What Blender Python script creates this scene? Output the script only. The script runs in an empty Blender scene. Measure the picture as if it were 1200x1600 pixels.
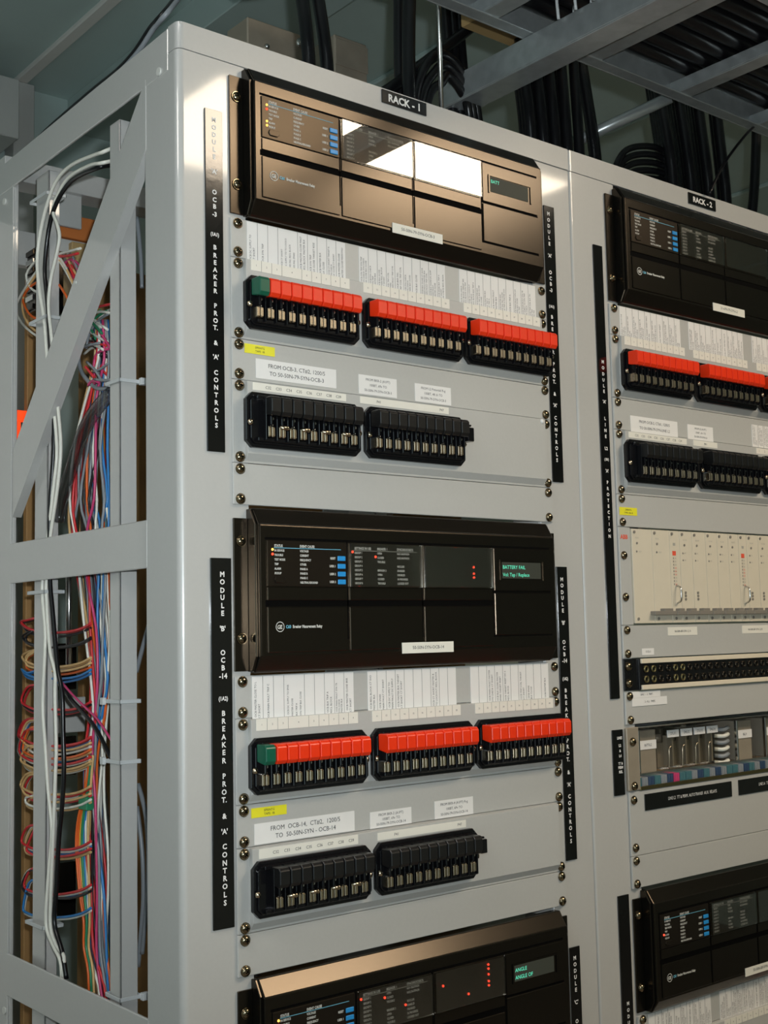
import bpy, math, random
from mathutils import Vector, Matrix
random.seed(7)
ZT = 2.08          # height of the topmost mounting line above the floor
INCH = 0.0254
scene = bpy.context.scene
col = scene.collection
# ------------------------------------------------------------------ camera
cam_data = bpy.data.cameras.new('camera')
cam = bpy.data.objects.new('camera', cam_data)
col.objects.link(cam)
FW = Vector((0.6275265, 0.7724908, 0.097306))
RT = Vector((0.77732483, -0.628727, -0.02164414))
UP = Vector((-0.04445901, -0.08922064, 0.99501913))
CAM = Vector((-0.69779542, -1.09977286, -0.62603372 + ZT))
m = Matrix((RT, UP, -FW)).transposed().to_4x4()
m.translation = CAM
cam.matrix_world = m
cam_data.sensor_width = 36.0
cam_data.lens = 1939.9143 / 1600.0 * 36.0
cam_data.clip_start = 0.02
scene.camera = cam
# ------------------------------------------------------------------ view and world
scene.view_settings.view_transform = 'Standard'
scene.view_settings.look = 'None'
scene.view_settings.gamma = 1.0
scene.view_settings.use_curve_mapping = False
scene.view_settings.exposure = 0.0
world = bpy.data.worlds.new('world')
scene.world = world
world.use_nodes = True
world.node_tree.nodes['Background'].inputs['Color'].default_value = (0.6, 0.72, 0.75, 1)
world.node_tree.nodes['Background'].inputs['Strength'].default_value = 0.02
# ------------------------------------------------------------------ lights (the fixtures are built further down)
CEIL = ZT + 0.62
OVERHEAD_STRENGTH = 19.0
SIDE_STRENGTH = 12.5
def area(name, loc, size, size_y, power, color, target):
    l = bpy.data.lights.new(name, 'AREA'); l.shape = 'RECTANGLE'; l.size = size; l.size_y = size_y
    l.energy = power; l.color = color
    o = bpy.data.objects.new(name, l); col.objects.link(o); o.location = loc
    d = Vector(target) - Vector(loc); o.rotation_euler = d.to_track_quat('-Z', 'Y').to_euler()
    return o
# the little flash of the camera that took the picture, just above and right of the lens
fl = bpy.data.lights.new('camera_flash', 'SPOT'); fl.energy = 48.0; fl.color = (0.88, 0.96, 1.0)
fl.spot_size = math.radians(90); fl.spot_blend = 1.0; fl.shadow_soft_size = 0.012
flo = bpy.data.objects.new('camera_flash', fl); col.objects.link(flo); flo.location = CAM + RT*0.035 + UP*0.05 - FW*0.01
flo.rotation_euler = (Vector((0.10, 0.1, ZT - 0.22)) - flo.location).to_track_quat('-Z', 'Y').to_euler()
# cool daylight along the aisle from an unseen source at the left
area('aisle_daylight', (-2.3, -1.6, ZT - 0.5), 1.0, 1.6, 8.0, (0.70, 0.92, 1.0), (0.2, 0.0, ZT - 0.6))

# ------------------------------------------------------------------ materials
def mat(name, rgb, rough=0.5, metal=0.0, bump=0.0, scale=60.0, spec=0.5, emit=None, estr=0.0, var=0.0, coat=0.0, stint=None):
    mt = bpy.data.materials.new(name); mt.use_nodes = True
    nt = mt.node_tree; b = nt.nodes['Principled BSDF']
    b.inputs['Base Color'].default_value = (*rgb, 1); b.inputs['Roughness'].default_value = rough
    b.inputs['Metallic'].default_value = metal; b.inputs['Specular IOR Level'].default_value = spec
    if stint: b.inputs['Specular Tint'].default_value = (*stint, 1)
    b.inputs['Coat Weight'].default_value = coat; b.inputs['Coat Roughness'].default_value = 0.06
    if emit: b.inputs['Emission Color'].default_value = (*emit, 1); b.inputs['Emission Strength'].default_value = estr
    tc = nt.nodes.new('ShaderNodeTexCoord'); n = nt.nodes.new('ShaderNodeTexNoise')
    n.inputs['Scale'].default_value = scale; n.inputs['Detail'].default_value = 3
    nt.links.new(tc.outputs['Object'], n.inputs['Vector'])
    if bump > 0:
        bp = nt.nodes.new('ShaderNodeBump'); bp.inputs['Strength'].default_value = bump; bp.inputs['Distance'].default_value = 0.002
        nt.links.new(n.outputs['Fac'], bp.inputs['Height']); nt.links.new(bp.outputs['Normal'], b.inputs['Normal'])
    v = max(var, 0.03)
    mx = nt.nodes.new('ShaderNodeMix'); mx.data_type = 'RGBA'
    mx.inputs['A'].default_value = (*[max(0, c*(1-v)) for c in rgb], 1); mx.inputs['B'].default_value = (*[min(1, c*(1+v)) for c in rgb], 1)
    nt.links.new(n.outputs['Fac'], mx.inputs['Factor']); nt.links.new(mx.outputs['Result'], b.inputs['Base Color'])
    return mt
def clear_mat(name, tint=(1,1,1), rough=0.03, glossy=0.06):
    mt = bpy.data.materials.new(name); mt.use_nodes = True; nt = mt.node_tree
    for n in list(nt.nodes): nt.nodes.remove(n)
    out = nt.nodes.new('ShaderNodeOutputMaterial'); t = nt.nodes.new('ShaderNodeBsdfTransparent'); t.inputs[0].default_value = (*tint, 1)
    g = nt.nodes.new('ShaderNodeBsdfGlossy'); g.inputs['Roughness'].default_value = rough
    f = nt.nodes.new('ShaderNodeLayerWeight'); f.inputs['Blend'].default_value = 0.35
    a = nt.nodes.new('ShaderNodeMath'); a.operation = 'MULTIPLY_ADD'; a.inputs[1].default_value = 0.4; a.inputs[2].default_value = glossy; a.use_clamp = True
    mx = nt.nodes.new('ShaderNodeMixShader')
    nt.links.new(f.outputs['Fresnel'], a.inputs[0]); nt.links.new(a.outputs[0], mx.inputs[0])
    nt.links.new(t.outputs[0], mx.inputs[1]); nt.links.new(g.outputs[0], mx.inputs[2]); nt.links.new(mx.outputs[0], out.inputs[0])
    return mt
M = {}
M['paint'] = mat('grey rack paint', (0.50, 0.495, 0.475), 0.34, bump=0.03, scale=220, spec=0.5, coat=1.0)
M['panel'] = mat('grey panel paint', (0.47, 0.47, 0.45), 0.38, bump=0.04, scale=260)
M['wallp'] = mat('grey green wall paint', (0.42, 0.51, 0.485), 0.55, bump=0.05, scale=30)
M['ceil'] = mat('grey green ceiling paint', (0.50, 0.61, 0.58), 0.5, bump=0.03, scale=20)
M['floor'] = mat('brown grey floor tiles', (0.22, 0.20, 0.18), 0.4, scale=3, var=0.2)
M['black'] = mat('black relay plastic', (0.004, 0.004, 0.0035), 0.22, bump=0.015, scale=900, spec=0.62, stint=(1.0, 0.79, 0.57))
M['blackg'] = mat('glossy black moulding', (0.006, 0.006, 0.007), 0.16, bump=0.06, scale=300, spec=0.45)
M['strip'] = mat('black engraved plate', (0.005, 0.005, 0.005), 0.10, spec=0.7, bump=0.02, scale=120)
M['recess_shade'] = mat('black recess shade', (0.002, 0.002, 0.002), 0.7, spec=0.05)  # near-black colour standing in for shade in gaps and slots
M['keypad'] = mat('dark membrane', (0.008, 0.007, 0.006), 0.30, stint=(1.0, 0.75, 0.5))
M['white'] = mat('white lettering', (0.80, 0.80, 0.78), 0.5)
M['legend'] = mat('pale legend print', (0.62, 0.62, 0.58), 0.5)
M['paper'] = mat('white card', (0.80, 0.79, 0.77), 0.6, bump=0.02)
M['paper2'] = mat('cream label tape', (0.80, 0.78, 0.70), 0.45)
M['ink'] = mat('black ink', (0.03, 0.03, 0.035), 0.6)
M['yellow'] = mat('yellow label tape', (0.82, 0.76, 0.03), 0.4)
M['red'] = mat('red switch plastic', (0.86, 0.038, 0.006), 0.32)
M['green'] = mat('dark green switch plastic', (0.005, 0.10, 0.055), 0.3)
M['handle'] = mat('black switch plastic', (0.010, 0.010, 0.010), 0.28)
M['blue'] = mat('blue push button', (0.02, 0.28, 0.66), 0.35)
M['cyan'] = mat('pale blue print', (0.15, 0.45, 0.60), 0.5)
M['screw'] = mat('bronze tinted steel screw', (0.30, 0.24, 0.155), 0.16, metal=1.0, var=0.15)
M['brass'] = mat('plated contact metal', (0.74, 0.62, 0.46), 0.25, metal=1.0, var=0.1)
M['steel'] = mat('bright steel', (0.62, 0.62, 0.60), 0.25, metal=1.0)
M['galv'] = mat('galvanised steel', (0.44, 0.47, 0.47), 0.34, metal=0.6, bump=0.12, scale=55, var=0.25)
M['galvw'] = mat('dull zinc plate', (0.36, 0.31, 0.24), 0.45, metal=0.3, bump=0.05, scale=40, var=0.15)
M['cable'] = mat('black cable jacket', (0.007, 0.007, 0.008), 0.28, bump=0.05, scale=60)
M['lcd'] = mat('display glass', (0.02, 0.022, 0.018), 0.5, spec=0.25, emit=(0.16, 0.17, 0.12), estr=0.12)
M['lcdt'] = mat('green display characters', (0.05, 0.3, 0.2), 0.5, emit=(0.10, 0.72, 0.45), estr=1.0)
M['ledr'] = mat('lit red lamp', (0.6, 0.02, 0.01), 0.4, emit=(1.0, 0.05, 0.02), estr=3.0)
M['leda'] = mat('lit amber lamp', (0.6, 0.3, 0.05), 0.4, emit=(1.0, 0.5, 0.08), estr=2.6)
M['ledoff'] = mat('unlit lamp', (0.09, 0.03, 0.02), 0.3)
M['tube'] = mat('fluorescent diffuser', (0.9, 0.9, 0.88), 0.5, emit=(1.0, 0.83, 0.63), estr=OVERHEAD_STRENGTH)
M['tube2'] = mat('added side light diffuser', (0.9, 0.9, 0.88), 0.5, emit=(1.0, 0.94, 0.88), estr=SIDE_STRENGTH)  # diffuser of the fixture added to light the rack side
M['fixture'] = mat('white enamel', (0.7, 0.7, 0.68), 0.4)
M['beige'] = mat('beige cabinet enamel', (0.74, 0.72, 0.67), 0.5, bump=0.03)
M['wood'] = mat('brown varnished board', (0.36, 0.20, 0.075), 0.45, scale=12, var=0.3)
M['tan'] = mat('tan phenolic', (0.42, 0.28, 0.12), 0.45)
M['orangebox'] = mat('orange brown sleeve', (0.55, 0.17, 0.04), 0.5)
M['sign'] = mat('glowing red orange plastic', (0.85, 0.05, 0.01), 0.5, emit=(1.0, 0.07, 0.01), estr=0.9)  # sign plastic given a glow of its own
M['ivory'] = mat('ivory faceplate', (0.66, 0.60, 0.48), 0.45)
M['ivoryc'] = mat('ivory trim strip', (0.74, 0.66, 0.52), 0.4)
M['handleg'] = mat('grey extractor plastic', (0.22, 0.20, 0.17), 0.45)
M['pred'] = mat('red print', (0.75, 0.10, 0.05), 0.5)
M['grey'] = mat('grey print', (0.38, 0.37, 0.33), 0.6)
M['dgold'] = mat('dull gold ring', (0.22, 0.19, 0.09), 0.3, metal=0.9)
M['tie'] = mat('milky nylon', (0.55, 0.57, 0.57), 0.35)
M['clear'] = clear_mat('clear plastic cover', (0.98, 0.98, 0.97), 0.02, 0.035)
M['sheath'] = clear_mat('smoky plastic sheath', (0.62, 0.63, 0.65), 0.15, 0.12)
M['relayclear'] = clear_mat('clear relay can', (0.95, 0.94, 0.91), 0.1, 0.05)
WC = {'red':(0.62,0.03,0.035),'blue':(0.03,0.20,0.50),'white':(0.75,0.74,0.66),'orange':(0.75,0.13,0.02),'tan':(0.66,0.42,0.18),'pink':(0.55,0.05,0.16),
      'grey':(0.24,0.26,0.28),'green':(0.02,0.22,0.10),'black':(0.012,0.012,0.014),'yellow':(0.62,0.40,0.05),'teal':(0.06,0.16,0.18),'navy':(0.03,0.06,0.12)}
for k, c in WC.items(): M['w_'+k] = mat(k + ' wire insulation', c, 0.35, scale=30)

# ------------------------------------------------------------------ mesh helpers
class MB:
    def __init__(s): s.v=[]; s.f=[]; s.mi=[]; s.sm=[]; s.cur=0
    def add(s, vs, fs, smooth=False):
        o=len(s.v); s.v += [tuple(p) for p in vs]; s.f += [tuple(i+o for i in f) for f in fs]
        s.mi += [s.cur]*len(fs); s.sm += [smooth]*len(fs); return s
    def box(s, x0,x1,y0,y1,z0,z1):
        if x0>x1: x0,x1=x1,x0
        if y0>y1: y0,y1=y1,y0
        if z0>z1: z0,z1=z1,z0
        return s.add([(x0,y0,z0),(x1,y0,z0),(x1,y1,z0),(x0,y1,z0),(x0,y0,z1),(x1,y0,z1),(x1,y1,z1),(x0,y1,z1)],
              [(0,3,2,1),(4,5,6,7),(0,1,5,4),(1,2,6,5),(2,3,7,6),(3,0,4,7)])
    def _prism(s, a, b):
        n=len(a)
        fs=[(i,(i+1)%n,n+(i+1)%n,n+i) for i in range(n)]
        return s.add(a+b, fs+[tuple(range(n))[::-1], tuple(range(n,2*n))])
    def prism_x(s, prof, x0, x1): return s._prism([(x0,y,z) for y,z in prof],[(x1,y,z) for y,z in prof])
    def prism_y(s, prof, y0, y1): return s._prism([(x,y0,z) for x,z in prof],[(x,y1,z) for x,z in prof])
    def prism_z(s, prof, z0, z1): return s._prism([(x,y,z0) for x,y in prof],[(x,y,z1) for x,y in prof])
    def cyl(s, a, b, r, n=12, r2=None, smooth=True):
        a=Vector(a); b=Vector(b); d=(b-a).normalized(); t=Vector((0,0,1)) if abs(d.z)<0.9 else Vector((1,0,0))
        u=d.cross(t).normalized(); w=d.cross(u); r2=r if r2 is None else r2
        vs=[tuple(a+(u*math.cos(2*math.pi*i/n)+w*math.sin(2*math.pi*i/n))*r) for i in range(n)]+[tuple(b+(u*math.cos(2*math.pi*i/n)+w*math.sin(2*math.pi*i/n))*r2) for i in range(n)]
        s.add(vs,[(i,(i+1)%n,n+(i+1)%n,n+i) for i in range(n)],smooth); o=len(s.v)-2*n
        s.f += [tuple(range(o,o+n))[::-1], tuple(range(o+n,o+2*n))]; s.mi += [s.cur]*2; s.sm += [False]*2; return s
    def dome(s, x, y, z, r, h, n=16, rings=4):          # bulges towards -y
        vs=[]; fs=[]
        for k in range(rings):
            a=k/rings*math.pi/2
            for i in range(n): t=2*math.pi*i/n; vs.append((x+r*math.cos(a)*math.cos(t), y-h*math.sin(a), z+r*math.cos(a)*math.sin(t)))
        vs.append((x,y-h,z))
        for k in range(rings-1):
            for i in range(n): fs.append((k*n+i,k*n+(i+1)%n,(k+1)*n+(i+1)%n,(k+1)*n+i))
        t=(rings-1)*n
        for i in range(n): fs.append((t+i,t+(i+1)%n,rings*n))
        return s.add(vs,fs,True)
    def tube(s, pts, r, n=8, sub=4):
        P=[Vector(p) for p in pts]; Q=[]
        for i in range(len(P)-1):
            p0=P[max(i-1,0)];p1=P[i];p2=P[i+1];p3=P[min(i+2,len(P)-1)]
            for k in range(sub):
                t=k/sub
                Q.append(0.5*((2*p1)+(-p0+p2)*t+(2*p0-5*p1+4*p2-p3)*t*t+(-p0+3*p1-3*p2+p3)*t*t*t))
        Q.append(P[-1]); vs=[]; u=None
        for i,q in enumerate(Q):
            d=(Q[min(i+1,len(Q)-1)]-Q[max(i-1,0)]).normalized()
            if u is None: u=d.orthogonal().normalized()
            u=(u-d*u.dot(d)).normalized(); w=d.cross(u)
            for k in range(n): a=2*math.pi*k/n; vs.append(tuple(q+(u*math.cos(a)+w*math.sin(a))*r))
        fs=[(i*n+k,i*n+(k+1)%n,(i+1)*n+(k+1)%n,(i+1)*n+k) for i in range(len(Q)-1) for k in range(n)]
        s.add(vs,fs,True); o=len(s.v)-len(vs); e=len(s.v)-n
        s.f += [tuple(range(o,o+n))[::-1], tuple(range(e,e+n))]; s.mi += [s.cur]*2; s.sm += [False]*2; return s
    def mesh(s, name, mats):
        me=bpy.data.meshes.new(name); me.from_pydata(s.v,[],s.f)
        for mm in (mats if isinstance(mats,(list,tuple)) else [mats]): me.materials.append(M[mm])
        me.polygons.foreach_set('material_index', s.mi); me.polygons.foreach_set('use_smooth', s.sm); me.update(); return me
    def build(s, name, mats, parent=None, loc=(0,0,0), bevel=0.0, seg=1):
        return place(name, s.mesh(name, mats), parent, loc, bevel, seg)
def place(name, me, parent=None, loc=(0,0,0), bevel=0.0, seg=1):
    o=bpy.data.objects.new(name, me); col.objects.link(o); o.location=loc
    if parent is not None: o.parent=parent
    if bevel>0:
        b=o.modifiers.new('bevel','BEVEL'); b.width=bevel; b.segments=seg; b.limit_method='ANGLE'; b.angle_limit=math.radians(40)
    return o
def tag(o, label, cat, group=None):
    o['label']=label; o['category']=cat
    if group: o['group']=group
    return o
def thing(name, label, cat, loc=(0,0,0), group=None):
    o=bpy.data.objects.new(name, None); col.objects.link(o); o.location=loc; o.empty_display_size=0.05
    return tag(o,label,cat,group)
def box_obj(name, m_, parent, *a, bevel=0.0, loc=(0,0,0)): return MB().box(*a).build(name, m_, parent, loc, bevel)
def lab(o, text): o['label']=text; return o

# ------------------------------------------------------------------ lettering: each character's mesh is made once
CH = "ABCDEFGHIJKLMNOPQRSTUVWXYZabcdefghijklmnopqrstuvwxyz0123456789-()&#'.,/:"
GL = {}
def make_glyphs(off, key):
    tmp=[]
    def txt(b):
        c=bpy.data.curves.new('t','FONT'); c.body=b; c.size=1.0; c.resolution_u=2; c.offset=off
        o=bpy.data.objects.new('t',c); col.objects.link(o); tmp.append(o); return o
    hh=txt('HH'); items=[(c, txt(c), txt('H'+c+'H')) for c in CH]
    bpy.context.view_layer.update(); dg=bpy.context.evaluated_depsgraph_get()
    def geo(o):
        e=o.evaluated_get(dg); me=e.to_mesh(); v=[(p.co.x,p.co.y) for p in me.vertices]; f=[tuple(p.vertices) for p in me.polygons]; e.to_mesh_clear(); return v,f
    hv,_=geo(hh); whh=max(p[0] for p in hv); hx=min(p[0] for p in hv); cap=max(p[1] for p in hv)-min(p[1] for p in hv)
    for c,o,o3 in items:
        v,f=geo(o); v3,_=geo(o3); adv=max(p[0] for p in v3)-whh
        GL[(key,c)]=([(x/cap,y/cap) for x,y in v], f, adv/cap)
    GL[(key,' ')]=([],[],0.42)
    for o in tmp:
        c=o.data; bpy.data.objects.remove(o); bpy.data.curves.remove(c)
make_glyphs(0.0,'r'); make_glyphs(0.035,'b')
def text(mb, s, x, z, h, y, align='l', font='r', up=False, squash=1.0):
    """letters of cap height h standing on a face that looks towards -y; up=True reads bottom to top"""
    w=sum(GL[(font,c)][2] for c in s)*h*squash
    a={'l':0,'c':-w/2,'r':-w}[align]
    for c in s:
        v,f,adv=GL[(font,c)]
        if up: mb.add([(x-py*h, y, z+a+px*h*squash) for px,py in v], f)
        else: mb.add([(x+a+px*h*squash, y, z+py*h) for px,py in v], f)
        a+=adv*h*squash
    return w
def zi(i, r=1):
    """inches below the topmost mounting line -> height in metres"""
    t=(i-19.25)/19.25
    a,b,c=(0.0467,0.9457,0.0) if r==1 else (-0.0369,1.1147,-0.037)
    return ZT-i*INCH+(a*t*t+b*t**3+c)*0.01

# ------------------------------------------------------------------ wires traced in the side bay (metres)
WHITE_CABLE = [[(-0.045,0.188,2.0299),(-0.054,0.1832,2.0246),(-0.0635,0.187,2.019),(-0.0635,0.207,2.0223),(-0.0635,0.2695,2.0296),(-0.0635,0.3135,2.0229),(-0.0635,0.3436,1.9971),(-0.0635,0.3627,1.9649),(-0.0635,0.3701,1.9334),(-0.0635,0.3618,1.8939),(-0.0635,0.3477,1.8538),(-0.0635,0.3376,1.803),(-0.0635,0.322,1.752),(-0.0635,0.3084,1.6867),(-0.0635,0.3172,1.6407),(-0.0635,0.3314,1.5871),(-0.0635,0.3476,1.5331),(-0.0635,0.3473,1.5018),(-0.0635,0.3392,1.4588),(-0.0635,0.3457,1.3784),(-0.0635,0.3377,1.3275),(-0.0635,0.3298,1.2781),(-0.0635,0.3184,1.2298),(-0.0635,0.3269,1.1797),(-0.0635,0.3335,1.121),(-0.0635,0.3153,1.0998),(-0.0635,0.2941,1.0855),(-0.0635,0.2887,1.0649)],[(-0.045,0.188,2.0143),(-0.054,0.1865,2.0102),(-0.0635,0.1903,2.0069),(-0.0635,0.2205,2.0134),(-0.0635,0.2766,2.0165),(-0.0635,0.3095,2.0037),(-0.0635,0.3225,1.9869),(-0.0635,0.3092,1.9652),(-0.0635,0.3035,1.9474),(-0.0635,0.3126,1.9271),(-0.0635,0.3292,1.8986),(-0.0635,0.3345,1.8672),(-0.0635,0.3266,1.8331),(-0.0635,0.3149,1.7827),(-0.0635,0.3052,1.7335),(-0.0635,0.2975,1.6853),(-0.0635,0.3062,1.6395),(-0.0635,0.324,1.5865),(-0.0635,0.3364,1.5326),(-0.0635,0.336,1.5014),(-0.0635,0.3261,1.4433),(-0.0635,0.3113,1.4166),(-0.0635,0.311,1.3878),(-0.0635,0.3069,1.3292),(-0.0635,0.3084,1.3037),(-0.0635,0.3131,1.24),(-0.0635,0.3195,1.1615),(-0.0635,0.3208,1.1186),(-0.0635,0.3047,1.1002),(-0.0635,0.2838,1.091),(-0.0635,0.287,1.0653)]]
BLACK_CABLE = [[(-0.045,0.1979,2.0112),(-0.054,0.1963,2.0079),(-0.0635,0.2036,2.0049),(-0.0635,0.2694,2.0102),(-0.0635,0.3132,1.9941),(-0.0635,0.3356,1.9658),(-0.0635,0.3466,1.9192),(-0.0635,0.3384,1.8763),(-0.0635,0.3283,1.8173),(-0.0635,0.3184,1.7674),(-0.0635,0.3176,1.6879),(-0.0635,0.3279,1.6103),(-0.0635,0.3271,1.5321),(-0.0635,0.3193,1.4916),(-0.0635,0.3042,1.4227),(-0.0635,0.2914,1.392),(-0.0635,0.2875,1.3385),(-0.0635,0.2855,1.3053),(-0.0635,0.2904,1.2614),(-0.0635,0.2988,1.2223),(-0.0635,0.3053,1.1635),(-0.0635,0.3102,1.1247),(-0.0635,0.289,1.0958),(-0.0635,0.2767,1.0673)]]
GREY_CABLE = [[(-0.045,0.198,1.8781),(-0.045,0.2328,1.8811),(-0.045,0.2585,1.8674),(-0.045,0.2741,1.8448),(-0.045,0.2881,1.8119),(-0.045,0.2862,1.7877),(-0.045,0.2703,1.769),(-0.045,0.236,1.7499),(-0.045,0.1948,1.7452)],[(-0.02,0.1852,1.9489),(-0.02,0.179,1.9162),(-0.02,0.1745,1.8843),(-0.02,0.173,1.861)],[(-0.02,0.1853,1.2908),(-0.02,0.1674,1.257),(-0.02,0.1618,1.2123),(-0.02,0.1651,1.1634),(-0.02,0.1712,1.1348),(-0.02,0.1773,1.1062)],[(-0.02,0.1884,1.2656),(-0.02,0.1766,1.2175),(-0.02,0.1739,1.169),(-0.02,0.1801,1.1264),(-0.02,0.1863,1.0907)],[(-0.02,0.1541,1.4773),(-0.02,0.1692,1.4524),(-0.02,0.1815,1.4308),(-0.02,0.1893,1.4163)]]
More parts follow.
